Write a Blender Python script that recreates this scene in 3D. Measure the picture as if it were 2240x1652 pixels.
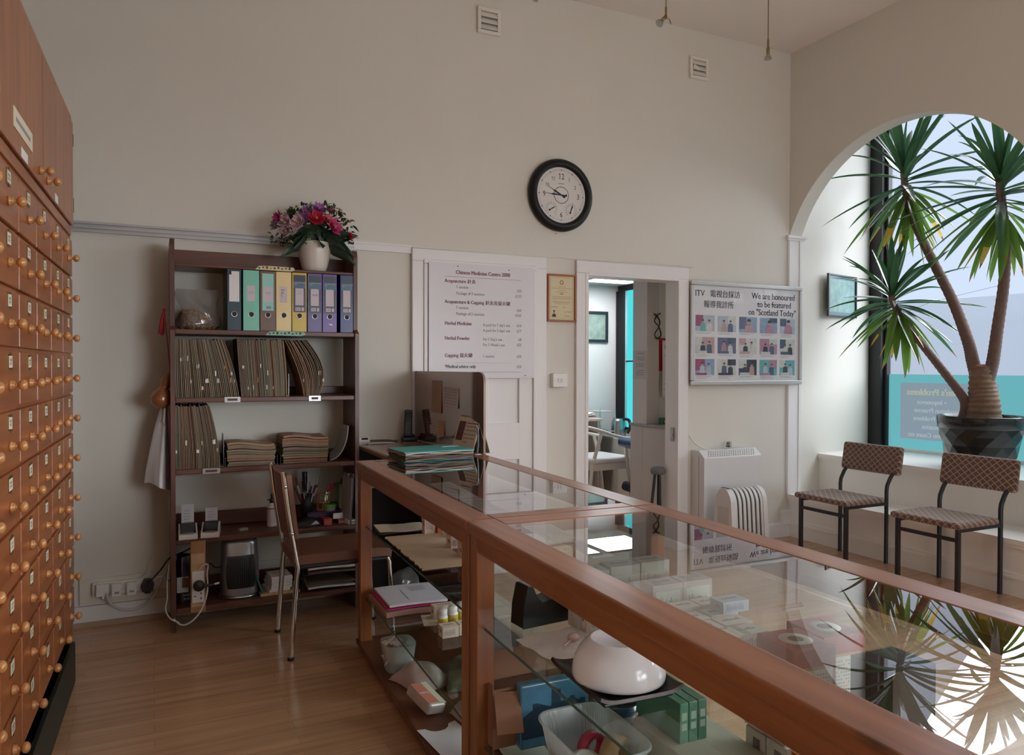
import bpy, bmesh, math, random
from mathutils import Vector, Matrix, Euler
for o in list(bpy.data.objects): bpy.data.objects.remove(o)
S = bpy.context.scene
C = bpy.context.scene.collection
PI = math.pi
rnd = random.Random(7)

# ---------------------------------------------------------------- camera
FPX = 1643.0
YAW, PIT, ROL = math.radians(25.571), math.radians(0.851), math.radians(0.1275)
CAM = Vector((0, 0, 1.35))
_F = Vector((math.sin(YAW), math.cos(YAW), 0)); _R = Vector((math.cos(YAW), -math.sin(YAW), 0)); _U = Vector((0, 0, 1))
_F2 = _F*math.cos(PIT)-_U*math.sin(PIT); _U2 = _U*math.cos(PIT)+_F*math.sin(PIT)
_R3 = _R*math.cos(ROL)+_U2*math.sin(ROL); _U3 = -_R*math.sin(ROL)+_U2*math.cos(ROL)
cd = bpy.data.cameras.new('camera'); cam = bpy.data.objects.new('camera', cd); C.objects.link(cam)
cd.sensor_width = 36; cd.lens = 36*FPX/2240; cd.clip_start = .02; cd.clip_end = 200
M = Matrix((( _R3.x, _U3.x, -_F2.x, CAM.x), (_R3.y, _U3.y, -_F2.y, CAM.y), (_R3.z, _U3.z, -_F2.z, CAM.z), (0,0,0,1)))
cam.matrix_world = M
S.camera = cam

def at(px, py, **k):
    """the point of the plane x=, y= or z= that is seen at a pixel of the 2240x1652 photograph"""
    d = _F2+_R3*((px-1120)/FPX)-_U3*((py-826)/FPX)
    (a, v), = k.items(); i = 'xyz'.index(a)
    return CAM+d*((v-CAM[i])/d[i])

# ---------------------------------------------------------------- world, daylight, exposure
S.view_settings.view_transform = 'Standard'; S.view_settings.look = 'None'
S.view_settings.gamma = 1; S.view_settings.use_curve_mapping = False
S.view_settings.exposure = 0.47
W = bpy.data.worlds.new('sky'); S.world = W; W.use_nodes = True
bg = W.node_tree.nodes['Background']; bg.inputs[0].default_value = (.70, .82, 1.0, 1); bg.inputs[1].default_value = .8
def sun(name, energy, col, direction, angle):
    l = bpy.data.lights.new(name, 'SUN'); l.energy = energy; l.color = col; l.angle = math.radians(angle)
    o = bpy.data.objects.new(name, l); C.objects.link(o)
    o.rotation_euler = Vector(direction).to_track_quat('-Z', 'Y').to_euler(); return o
SUN_E, PANE_E, PANE2_E, FILL_E = 22.0, .66, 5.5, 10.5
sun('overcast_daylight', SUN_E, (.96, .98, 1.0), (-1, .50, -.72), 110)
S.cycles.max_bounces = 10; S.cycles.diffuse_bounces = 6; S.cycles.glossy_bounces = 5
S.cycles.transmission_bounces = 6; S.cycles.transparent_max_bounces = 24
S.cycles.caustics_reflective = False; S.cycles.caustics_refractive = False
S.cycles.sample_clamp_indirect = 4
S.cycles.use_denoising = True

# ---------------------------------------------------------------- mesh builder
def rotm(rx=0, ry=0, rz=0): return Euler((rx, ry, rz)).to_matrix().to_4x4()
def trm(x, y=None, z=None): return Matrix.Translation((x, y, z) if y is not None else x)
class MB:
    def __init__(s): s.v = []; s.f = []; s.m = []; s.sm = []; s.cur = 0; s.X = Matrix()
    def add(s, vs, fs, smooth=False):
        b = len(s.v); X = s.X
        s.v.extend((X @ Vector(p))[:] for p in vs)
        for f in fs: s.f.append([b+i for i in f]); s.m.append(s.cur); s.sm.append(smooth)
        return s
    def box(s, x0, x1, y0, y1, z0, z1):
        return s.add([(x0,y0,z0),(x1,y0,z0),(x1,y1,z0),(x0,y1,z0),(x0,y0,z1),(x1,y0,z1),(x1,y1,z1),(x0,y1,z1)],
            [(0,3,2,1),(4,5,6,7),(0,1,5,4),(1,2,6,5),(2,3,7,6),(3,0,4,7)])
    def boxc(s, c, d, R=None):
        X = s.X; s.X = X @ trm(Vector(c)) @ (R or Matrix())
        s.box(-d[0]/2, d[0]/2, -d[1]/2, d[1]/2, -d[2]/2, d[2]/2); s.X = X; return s
    def frame(s, x0, x1, z0, z1, w, y0, y1):
        """four butted rails round an upright opening"""
        s.box(x0,x1,y0,y1,z0,z0+w); s.box(x0,x1,y0,y1,z1-w,z1); s.box(x0,x0+w,y0,y1,z0+w,z1-w); return s.box(x1-w,x1,y0,y1,z0+w,z1-w)
    def quad(s, a, b, c, d): return s.add([a,b,c,d], [(0,1,2,3)])
    def tube(s, pts, r, n=8, caps=True, smooth=True, flat=1.0):
        pts = [Vector(p) for p in pts]; k = len(pts)
        rs = r if isinstance(r, (list, tuple)) else [r]*k
        vs = []; fs = []; up = None
        for i, p in enumerate(pts):
            t = (pts[min(i+1,k-1)]-pts[max(i-1,0)]).normalized()
            if up is None:
                up = Vector((0,0,1)) if abs(t.z) < .9 else Vector((1,0,0))
            a = t.cross(up)
            if a.length < 1e-5: a = t.orthogonal()
            a.normalize(); b = a.cross(t).normalized(); up = b
            for j in range(n):
                w = 2*PI*(j+.5)/n; vs.append(p+(a*math.cos(w)+b*math.sin(w)*flat)*rs[i])
        for i in range(k-1):
            for j in range(n):
                j2 = (j+1) % n; fs.append((i*n+j, i*n+j2, (i+1)*n+j2, (i+1)*n+j))
        s.add(vs, fs, smooth)
        if caps:
            s.add(vs[:n], [tuple(range(n))[::-1]]); s.add(vs[-n:], [tuple(range(n))])
        return s
    def lathe(s, prof, n=24, M=None, caps=False, a0=0, a1=2*PI):
        X = s.X
        if M is not None: s.X = X @ M
        full = abs(a1-a0-2*PI) < 1e-6; m = n if full else n+1
        vs = [(r*math.cos(a0+(a1-a0)*j/n), r*math.sin(a0+(a1-a0)*j/n), z) for r, z in prof for j in range(m)]
        fs = []
        for i in range(len(prof)-1):
            for j in range(n):
                j2 = (j+1) % m; fs.append((i*m+j, i*m+j2, (i+1)*m+j2, (i+1)*m+j))
        s.add(vs, fs, True)
        if caps:
            s.add(vs[:m], [tuple(range(m))[::-1]]); s.add(vs[-m:], [tuple(range(m))])
        s.X = X; return s
    def prism(s, poly, h, M=None, smooth=False):
        """outline in local XY carried from z=0 to z=h"""
        X = s.X
        if M is not None: s.X = X @ M
        n = len(poly)
        a = sum(poly[i][0]*poly[(i+1)%n][1]-poly[(i+1)%n][0]*poly[i][1] for i in range(n))
        if a*h < 0: poly = poly[::-1]
        vs = [(p[0],p[1],0) for p in poly]+[(p[0],p[1],h) for p in poly]
        s.add(vs, [tuple(range(n))[::-1], tuple(range(n,2*n))])
        s.add(vs, [(i,(i+1)%n,(i+1)%n+n,i+n) for i in range(n)], smooth)
        s.X = X; return s
    def sheet(s, fn, nu, nv, t=0, smooth=True):
        """a surface fn(u,v), u and v in 0..1, given a thickness t along its normal"""
        P = [[Vector(fn(i/nu, j/nv)) for j in range(nv+1)] for i in range(nu+1)]
        idx = lambda i, j: i*(nv+1)+j
        vs = [p for r in P for p in r]
        fs = [(idx(i,j),idx(i+1,j),idx(i+1,j+1),idx(i,j+1)) for i in range(nu) for j in range(nv)]
        if not t: return s.add(vs, fs, smooth)
        nrm = []
        for i in range(nu+1):
            for j in range(nv+1):
                du = P[min(i+1,nu)][j]-P[max(i-1,0)][j]; dv = P[i][min(j+1,nv)]-P[i][max(j-1,0)]
                q = du.cross(dv); nrm.append(q.normalized() if q.length > 1e-9 else Vector((0,0,1)))
        s.add(vs, fs, smooth); N = len(vs)
        bk = [p-n*t for p, n in zip(vs, nrm)]
        s.add(bk, [f[::-1] for f in fs], smooth)
        ring = [idx(i,0) for i in range(nu+1)]+[idx(nu,j) for j in range(1,nv+1)]+[idx(i,nv) for i in range(nu-1,-1,-1)]+[idx(0,j) for j in range(nv-1,0,-1)]
        k = len(ring)
        s.add([vs[i] for i in ring]+[bk[i] for i in ring], [(i,i+k,(i+1)%k+k,(i+1)%k) for i in range(k)])
        return s
    def ball(s, c, r, n=12, m=8):
        r = r if isinstance(r, (list, tuple)) else (r,r,r)
        vs = [(0,0,r[2])]+[(r[0]*math.sin(PI*i/m)*math.cos(2*PI*j/n), r[1]*math.sin(PI*i/m)*math.sin(2*PI*j/n), r[2]*math.cos(PI*i/m)) for i in range(1,m) for j in range(n)]+[(0,0,-r[2])]
        fs = [(0,1+j,1+(j+1)%n) for j in range(n)]
        for i in range(m-2):
            for j in range(n): fs.append((1+i*n+j, 1+(i+1)*n+j, 1+(i+1)*n+(j+1)%n, 1+i*n+(j+1)%n))
        L = len(vs)-1; b = 1+(m-2)*n
        fs += [(L, b+(j+1)%n, b+j) for j in range(n)]
        return s.add([Vector(v)+Vector(c) for v in vs], fs, True)
    def text(s, body, size, M, align='LEFT', bold=0.0, serif=True, sx=1.0):
        vs, fs = glyphs(body, size, align, 0, serif); X = s.X
        for k in ((-1,1) if bold > 0 else (0,)):               # bold strokes: the outline struck twice side by side
            s.X = X @ M @ trm(k*bold*size*2.0,0,0) @ Matrix.Diagonal((sx,1,1,1)); s.add(vs, fs)
        s.X = X; return s
    def mixed(s, a, b, size, M, bold, sx=1.0):
        """roman lettering followed by Chinese characters"""
        vs, _ = glyphs(a, size, 'LEFT', bold, True); w = max(v[0] for v in vs)*sx+size*.28
        s.text(a, size, M, 'LEFT', bold, True, sx); return s.text(b, size*.95, M @ trm(w,0,0), 'LEFT', .012, False)
    def build(s, name, mats, parent=None, bevel=0, seg=2, loc=None, rz=0, sub=0):
        me = bpy.data.meshes.new(name); me.from_pydata(s.v, [], s.f); 
        mats = mats if isinstance(mats, (list, tuple)) else [mats]
        for m in mats: me.materials.append(m)
        me.polygons.foreach_set('material_index', [min(i, len(mats)-1) for i in s.m])
        me.polygons.foreach_set('use_smooth', s.sm); me.update()
        o = bpy.data.objects.new(name, me); C.objects.link(o)
        if parent: o.parent = parent
        if loc is not None: o.location = loc
        if rz: o.rotation_euler = (0,0,rz)
        if bevel:
            b = o.modifiers.new('bevel', 'BEVEL'); b.width = bevel; b.segments = seg; b.limit_method = 'ANGLE'; b.angle_limit = .6; b.harden_normals = False
        if sub:
            u = o.modifiers.new('sub', 'SUBSURF'); u.levels = u.render_levels = sub
        return o
_gc = {}
def glyphs(body, size, align, bold, serif):
    k = (body, size, align, bold, serif)
    if k in _gc: return _gc[k]
    cu = bpy.data.curves.new('lettering', 'FONT'); cu.body = body; cu.size = size; cu.align_x = align
    cu.offset = bold*size; cu.fill_mode = 'FRONT'; cu.resolution_u = 2 if size < .05 else 4
    o = bpy.data.objects.new('lettering', cu); me = bpy.data.meshes.new_from_object(o)
    vs = [tuple(v.co) for v in me.vertices]; fs = [tuple(p.vertices) for p in me.polygons]
    if serif:
        cnt = {}
        for f in fs:
            for i in range(len(f)):
                e = tuple(sorted((f[i], f[(i+1)%len(f)]))); cnt[e] = cnt.get(e, 0)+1
        rim = [e for e, n in cnt.items() if n == 1]; nb = {}
        for a, b in rim: nb.setdefault(a, []).append(b); nb.setdefault(b, []).append(a)
        def upright(a, b):                                  # the outline leaves a stem's end straight up or down
            return all(abs(vs[c][0]-vs[a][0]) < .3*abs(vs[c][1]-vs[a][1]) for c in nb[a] if c != b)
        ex = []
        for a, b in rim:
            A, B = vs[a], vs[b]
            if abs(A[1]-B[1]) < .003*size and .05*size < abs(A[0]-B[0]) < .19*size and upright(a, b) and upright(b, a):
                x0, x1 = min(A[0],B[0]), max(A[0],B[0]); y = A[1]; e = .055*size; t = .035*size
                y0, y1 = (y, y+t) if y < .3*size else (y-t, y)
                ex.append((x0-e, x1+e, y0, y1))
        for x0, x1, y0, y1 in ex:
            q = len(vs); vs += [(x0,y0,1e-5),(x1,y0,1e-5),(x1,y1,1e-5),(x0,y1,1e-5)]; fs.append((q,q+1,q+2,q+3))
    if serif is not None and '1' in body and '\n' not in body:
        dx = 0
        if align != 'LEFT': dx = min(v[0] for v in vs)-min(v[0] for v in glyphs(body, size, 'LEFT', bold, None)[0])
        for i, c in enumerate(body):
            if c == '1':
                g = [v for v in glyphs(body[:i+1].replace('1', '\u0031'), size, 'LEFT', bold, None)[0]]
                xr = max(v[0] for v in g)+dx; top = max(v[1] for v in g if v[0] > xr-dx-.09*size); q = len(vs); w = .085*size
                vs += [(xr-w,top,1e-5),(xr-w-.12*size,top-.13*size,1e-5),(xr-w-.12*size,top-.19*size,1e-5),(xr-w,top-.12*size,1e-5)]; fs.append((q,q+1,q+2,q+3))
    bpy.data.objects.remove(o); bpy.data.curves.remove(cu); bpy.data.meshes.remove(me)
    _gc[k] = (vs, fs); return vs, fs

# ---------------------------------------------------------------- naming helpers
def tag(o, label, cat, group=None, kind=None):
    if label: o['label'] = label
    if cat: o['category'] = cat
    if group: o['group'] = group
    if kind: o['kind'] = kind
    return o
def thing(name, label, cat, loc=(0,0,0), rz=0, group=None):
    o = bpy.data.objects.new(name, None); C.objects.link(o); o.empty_display_size = .05
    o.location = loc; o.rotation_euler = (0,0,rz); return tag(o, label, cat, group)
def solo(mb, name, mat, label, cat, loc=(0,0,0), rz=0, group=None, bevel=0, seg=2, kind=None):
    o = mb.build(name, mat, None, bevel, seg, loc, rz); return tag(o, label, cat, group, kind)
def struct(mb, name, mat, parent=None, bevel=0):
    o = mb.build(name, mat, parent, bevel)
    if parent is None: o['kind'] = 'structure'
    return o
def dup(root, loc, rz=None, label=None, group=None):
    r = root.copy(); C.objects.link(r); r.location = loc
    if rz is not None: r.rotation_euler = (0,0,rz)
    if label: r['label'] = label
    if group: r['group'] = group
    for ch in list(root.children):
        c = ch.copy(); C.objects.link(c); c.parent = r
        for g in ch.children:
            d = g.copy(); C.objects.link(d); d.parent = c
    return r
# frames for flat work: text x to the right, text y up
def on_back(x, z, y=0): return Matrix(((1,0,0,x),(0,0,-1,y),(0,1,0,z),(0,0,0,1)))        # faces -y
def on_posx(y, z, x=0): return Matrix(((0,0,1,x),(1,0,0,y),(0,1,0,z),(0,0,0,1)))         # faces +x
def flat_on(x, y, z, a=0): return trm(x, y, z) @ rotm(0, 0, a)                           # lies face up

# ---------------------------------------------------------------- materials
_mc = {}
def _new(name):
    m = bpy.data.materials.new(name); m.use_nodes = True; nt = m.node_tree; b = nt.nodes['Principled BSDF']; return m, nt, b
def mat(name, col, rough=.5, metal=0, var=0, scale=12, bump=0, coat=0, spec=.5, emit=0, sss=0, bscale=None):
    if name in _mc: return _mc[name]
    m, nt, b = _new(name); N, L = nt.nodes, nt.links
    b.inputs['Base Color'].default_value = (*col, 1); b.inputs['Roughness'].default_value = rough; b.inputs['Metallic'].default_value = metal
    b.inputs['Specular IOR Level'].default_value = spec; b.inputs['Coat Weight'].default_value = coat; b.inputs['Coat Roughness'].default_value = .1
    if emit: b.inputs['Emission Color'].default_value = (*col,1); b.inputs['Emission Strength'].default_value = emit
    tc = N.new('ShaderNodeTexCoord')
    if var:
        n = N.new('ShaderNodeTexNoise'); n.inputs['Scale'].default_value = scale; n.inputs['Detail'].default_value = 5
        L.new(tc.outputs['Object'], n.inputs['Vector'])
        x = N.new('ShaderNodeMix'); x.data_type = 'RGBA'
        x.inputs['A'].default_value = (*[c*(1-var) for c in col],1); x.inputs['B'].default_value = (*[min(1,c*(1+var)) for c in col],1)
        L.new(n.outputs['Fac'], x.inputs['Factor']); L.new(x.outputs['Result'], b.inputs['Base Color'])
    if bump:
        n2 = N.new('ShaderNodeTexNoise'); n2.inputs['Scale'].default_value = bscale or scale*6; n2.inputs['Detail'].default_value = 4
        L.new(tc.outputs['Object'], n2.inputs['Vector'])
        bp = N.new('ShaderNodeBump'); bp.inputs['Strength'].default_value = bump; bp.inputs['Distance'].default_value = .005
        L.new(n2.outputs['Fac'], bp.inputs['Height']); L.new(bp.outputs['Normal'], b.inputs['Normal'])
    _mc[name] = m; return m
def wood(name, c1, c2, axis='y', rough=.4, scale=1.0, knots=0, coat=.15):
    if name in _mc: return _mc[name]
    m, nt, b = _new(name); N, L = nt.nodes, nt.links
    tc = N.new('ShaderNodeTexCoord'); mp = N.new('ShaderNodeMapping'); L.new(tc.outputs['Object'], mp.inputs['Vector'])
    s = [28*scale]*3; s['xyz'.index(axis)] = 1.6*scale; mp.inputs['Scale'].default_value = s
    n = N.new('ShaderNodeTexNoise'); n.inputs['Scale'].default_value = 1; n.inputs['Detail'].default_value = 6; n.inputs['Distortion'].default_value = .6
    L.new(mp.outputs['Vector'], n.inputs['Vector'])
    r = N.new('ShaderNodeValToRGB'); e = r.color_ramp.elements
    e[0].position = .3; e[0].color = (*c1,1); e[1].position = .72; e[1].color = (*c2,1)
    L.new(n.outputs['Fac'], r.inputs['Fac']); out = r.outputs['Color']
    if knots:
        mp2 = N.new('ShaderNodeMapping'); L.new(tc.outputs['Object'], mp2.inputs['Vector'])
        s2 = [7.0]*3; s2['xyz'.index(axis)] = 3.2; mp2.inputs['Scale'].default_value = s2
        v = N.new('ShaderNodeTexVoronoi'); v.inputs['Scale'].default_value = 1; L.new(mp2.outputs['Vector'], v.inputs['Vector'])
        r2 = N.new('ShaderNodeValToRGB'); q = r2.color_ramp.elements
        q[0].position = .05; q[0].color = (1,1,1,1); q[1].position = .14; q[1].color = (0,0,0,1); L.new(v.outputs['Distance'], r2.inputs['Fac'])
        mm = N.new('ShaderNodeMath'); mm.operation = 'MULTIPLY'; mm.inputs[1].default_value = knots; L.new(r2.outputs['Color'], mm.inputs[0])
        x = N.new('ShaderNodeMix'); x.data_type = 'RGBA'; x.inputs['B'].default_value = (*[c*.25 for c in c1],1)
        L.new(mm.outputs[0], x.inputs['Factor']); L.new(out, x.inputs['A']); out = x.outputs['Result']
    L.new(out, b.inputs['Base Color']); b.inputs['Roughness'].default_value = rough
    b.inputs['Coat Weight'].default_value = coat; b.inputs['Coat Roughness'].default_value = .2
    bp = N.new('ShaderNodeBump'); bp.inputs['Strength'].default_value = .12; bp.inputs['Distance'].default_value = .003
    L.new(n.outputs['Fac'], bp.inputs['Height']); L.new(bp.outputs['Normal'], b.inputs['Normal'])
    _mc[name] = m; return m
def woods(name, c1, c2, **k): return {a: wood(name+'_'+a, c1, c2, a, **k) for a in 'xyz'}
def glass(name, tint, rough=.0, refl=1.0, haze=0, hcol=(.9,.9,.9)):
    """clear pane or film: lets light straight through, reflects by Fresnel on its outer sides, optional milky part"""
    if name in _mc: return _mc[name]
    m, nt, b = _new(name); N, L = nt.nodes, nt.links; N.remove(b); out = N['Material Output']
    t = N.new('ShaderNodeBsdfTransparent'); t.inputs['Color'].default_value = (*tint,1)
    g = N.new('ShaderNodeBsdfGlossy'); g.inputs['Roughness'].default_value = rough
    f = N.new('ShaderNodeFresnel'); f.inputs['IOR'].default_value = 1.5
    ge = N.new('ShaderNodeNewGeometry'); inv = N.new('ShaderNodeMath'); inv.operation = 'SUBTRACT'; inv.inputs[0].default_value = 1
    L.new(ge.outputs['Backfacing'], inv.inputs[1]); rm = N.new('ShaderNodeMath'); rm.operation = 'MULTIPLY'; rm.inputs[1].default_value = refl; L.new(inv.outputs[0], rm.inputs[0]); inv = rm
    mu = N.new('ShaderNodeMath'); mu.operation = 'MULTIPLY'; mu.use_clamp = True; L.new(f.outputs[0], mu.inputs[0]); L.new(inv.outputs[0], mu.inputs[1])
    base = t.outputs[0]
    if haze:
        d = N.new('ShaderNodeBsdfTranslucent'); d.inputs['Color'].default_value = (*hcol,1)
        d2 = N.new('ShaderNodeBsdfDiffuse'); d2.inputs['Color'].default_value = (*hcol,1)
        dm = N.new('ShaderNodeMixShader'); L.new(d.outputs[0], dm.inputs[1]); L.new(d2.outputs[0], dm.inputs[2])
        hm = N.new('ShaderNodeMixShader'); hm.inputs[0].default_value = haze; L.new(base, hm.inputs[1]); L.new(dm.outputs[0], hm.inputs[2]); base = hm.outputs[0]
    mx = N.new('ShaderNodeMixShader'); L.new(mu.outputs[0], mx.inputs[0]); L.new(base, mx.inputs[1]); L.new(g.outputs[0], mx.inputs[2])
    L.new(mx.outputs[0], out.inputs['Surface']); _mc[name] = m; return m
def lit_sheet(name, col, strength, see=.35, tint=(1,1,1), ribs=0):
    """daylit translucent sheet of a window: glows with the daylight it spreads and lets some straight through"""
    if name in _mc: return _mc[name]
    m, nt, b = _new(name); N, L = nt.nodes, nt.links; N.remove(b); out = N['Material Output']
    e = N.new('ShaderNodeEmission'); e.inputs['Color'].default_value = (*col,1); e.inputs['Strength'].default_value = strength
    if ribs:
        tc = N.new('ShaderNodeTexCoord'); w = N.new('ShaderNodeTexWave'); w.bands_direction = 'Y'; w.inputs['Scale'].default_value = ribs
        L.new(tc.outputs['Object'], w.inputs['Vector']); mr = N.new('ShaderNodeMapRange'); mr.inputs['To Min'].default_value = strength*.9; mr.inputs['To Max'].default_value = strength*1.08
        L.new(w.outputs['Fac'], mr.inputs['Value']); L.new(mr.outputs[0], e.inputs['Strength'])
    t = N.new('ShaderNodeBsdfTransparent'); t.inputs['Color'].default_value = (*tint,1)
    x = N.new('ShaderNodeMixShader'); x.inputs[0].default_value = see; L.new(e.outputs[0], x.inputs[1]); L.new(t.outputs[0], x.inputs[2])
    L.new(x.outputs[0], out.inputs['Surface']); _mc[name] = m; return m
def planks(name, c1, c2, c3, rough=.3, length=.75, width=.062):
    m, nt, b = _new(name); N, L = nt.nodes, nt.links
    tc = N.new('ShaderNodeTexCoord'); mp = N.new('ShaderNodeMapping'); L.new(tc.outputs['Object'], mp.inputs['Vector'])
    br = N.new('ShaderNodeTexBrick'); br.offset = .37; br.inputs['Scale'].default_value = 1; br.inputs['Brick Width'].default_value = length; br.inputs['Row Height'].default_value = width
    br.inputs['Mortar Size'].default_value = .0012; br.inputs['Mortar Smooth'].default_value = .3; br.inputs['Bias'].default_value = 0
    br.inputs['Color1'].default_value = (*c1,1); br.inputs['Color2'].default_value = (*c2,1); br.inputs['Mortar'].default_value = (*[c*.8 for c in c3],1)
    L.new(mp.outputs['Vector'], br.inputs['Vector'])
    mp2 = N.new('ShaderNodeMapping'); mp2.inputs['Scale'].default_value = (1.5, 30, 1); L.new(tc.outputs['Object'], mp2.inputs['Vector'])
    n = N.new('ShaderNodeTexNoise'); n.inputs['Scale'].default_value = 1; n.inputs['Detail'].default_value = 6; L.new(mp2.outputs['Vector'], n.inputs['Vector'])
    x = N.new('ShaderNodeMix'); x.data_type = 'RGBA'; x.blend_type = 'MULTIPLY'; x.inputs['Factor'].default_value = .55
    r = N.new('ShaderNodeValToRGB'); r.color_ramp.elements[0].color = (.6,.55,.5,1); r.color_ramp.elements[0].position = .3; r.color_ramp.elements[1].position = .65
    L.new(n.outputs['Fac'], r.inputs['Fac']); L.new(br.outputs['Color'], x.inputs['A']); L.new(r.outputs['Color'], x.inputs['B'])
    L.new(x.outputs['Result'], b.inputs['Base Color']); b.inputs['Roughness'].default_value = rough
    return m
CREAM = mat('cream_wall_paint', (.70,.685,.625), .62, var=.025, scale=2.5, bump=.05, bscale=60)
CEIL = mat('ceiling_paint', (.80,.76,.73), .7, var=.03, scale=2, bump=.06, bscale=40)
WHITE = mat('white_gloss_paint', (.80,.80,.81), .35, var=.03, scale=6, bump=.04, bscale=40)
BENCH = mat('lightened_cream_paint', (.88,.86,.82), .35, var=.03, scale=6, bump=.04, bscale=40)  # lighter copy of the white paint, standing in for light on the bench
OLDW = mat('aged_white_paint', (.72,.69,.62), .5, var=.10, scale=9, bump=.1, bscale=40)
FLOOR = planks('laminate_floor', (.60,.36,.215), (.50,.295,.17), (.47,.28,.16), .20)
PINE = woods('varnished_pine', (.205,.060,.020), (.36,.130,.047), knots=.8, rough=.33, coat=.3)
CAB = woods('cabinet_wood', (.25,.07,.022), (.41,.14,.044), knots=.35, rough=.36, coat=.25)
DARKW = woods('dark_bookcase_wood', (.075,.026,.017), (.15,.052,.03), rough=.42, coat=.15)
KNOB = wood('knob_wood', (.46,.2,.06), (.62,.30,.10), 'z', rough=.22, scale=2, coat=.6)
BLACK = mat('black_plastic', (.012,.012,.014), .35)
BLKP = mat('black_paint_metal', (.012,.012,.013), .42)
CHROME = mat('chrome', (.75,.74,.72), .12, 1)
BRASS = mat('aged_brass', (.33,.24,.11), .35, 1)
STEEL = mat('brushed_steel', (.36,.36,.37), .3, 1, var=.05)
PAPER = mat('white_paper', (.80,.79,.79), .7, var=.02)
OLDP = mat('cream_paper', (.74,.68,.52), .7, var=.05)
INK = mat('dark_ink', (.03,.03,.04), .7)
GREYINK = mat('grey_ink', (.30,.30,.33), .7)
WPL = mat('white_plastic', (.80,.80,.79), .35)
CPL = mat('cream_plastic', (.78,.75,.68), .4)
GLASST = glass('counter_glass', (.965,.98,.975), refl=1.9)
GLASSS = glass('shelf_glass', (.90,.955,.93))
GEDGE = mat('glass_edge', (.02,.10,.085), .1, spec=.8)
GCLEAR = glass('picture_glass', (.99,.99,.99), refl=.35)
FILM = glass('plastic_film', (.93,.93,.93), .12, 1.0, haze=.10)
FROST = glass('cloudy_plastic', (.9,.93,.92), .2, .8, haze=.45, hcol=(.85,.87,.86))

# ================================================================ the setting
D, XR, HC = 4.45, 4.57, 3.83
m = MB(); m.box(-.95, 5.9, -2.7, 7.0, -.1, 0); struct(m, 'floor', FLOOR)
m = MB(); m.box(-.95, 4.70, -2.7, 4.58, HC, HC+.1); struct(m, 'ceiling', CEIL)
m = MB(); m.box(4.69, 5.9, -.9, 4.7, 3.66, 3.76); struct(m, 'ceiling', CEIL)
# back wall with the doorway to the treatment room
DX0, DX1, DZ = 2.685, 3.48, 1.99
m = MB(); m.box(-.95, DX0, D, D+.13, 0, HC); m.box(DX1, 4.70, D, D+.13, 0, HC); m.box(DX0, DX1, D, D+.13, DZ, HC); struct(m, 'wall_back', CREAM)
m = MB(); m.box(-1.05, -.95, -2.7, 4.58, 0, HC); struct(m, 'wall_left', CREAM)
m = MB(); m.box(-1.05, 1.8, -2.8, -2.7, 0, HC); m.box(4.45, 4.7, -2.8, -2.7, 0, HC); m.box(1.8, 4.45, -2.8, -2.7, 0, .4); m.box(1.8, 4.45, -2.8, -2.7, 2.3, HC); struct(m, 'wall_front', CREAM)
# right wall with its two arched window bays
AZ, AR, AH = 2.012, 1.03, .96
ARCH = (3.49, .55)
m = MB()
ys = [-2.7, ARCH[1]-AH]
def arch_z(y, yc): return AZ+math.sqrt(max(0, AR*AR-(y-yc)**2))
def strip(y0, y1, z0, z1):
    m.add([(XR,y0,z0),(XR,y1,z1),(XR,y1,HC),(XR,y0,HC),(XR+.13,y0,z0),(XR+.13,y1,z1),(XR+.13,y1,HC),(XR+.13,y0,HC)],
          [(0,3,2,1),(4,5,6,7),(0,1,5,4)])
m.box(XR, XR+.13, -2.7, ARCH[1]-AH, 0, HC); m.box(XR, XR+.13, ARCH[1]+AH, ARCH[0]-AH, 0, HC)
for yc in ARCH:
    n = 48
    for i in range(n):
        a, b = yc-AH+2*AH*i/n, yc-AH+2*AH*(i+1)/n
        strip(a, b, arch_z(a, yc), arch_z(b, yc))
struct(m, 'wall_right', CREAM)
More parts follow.
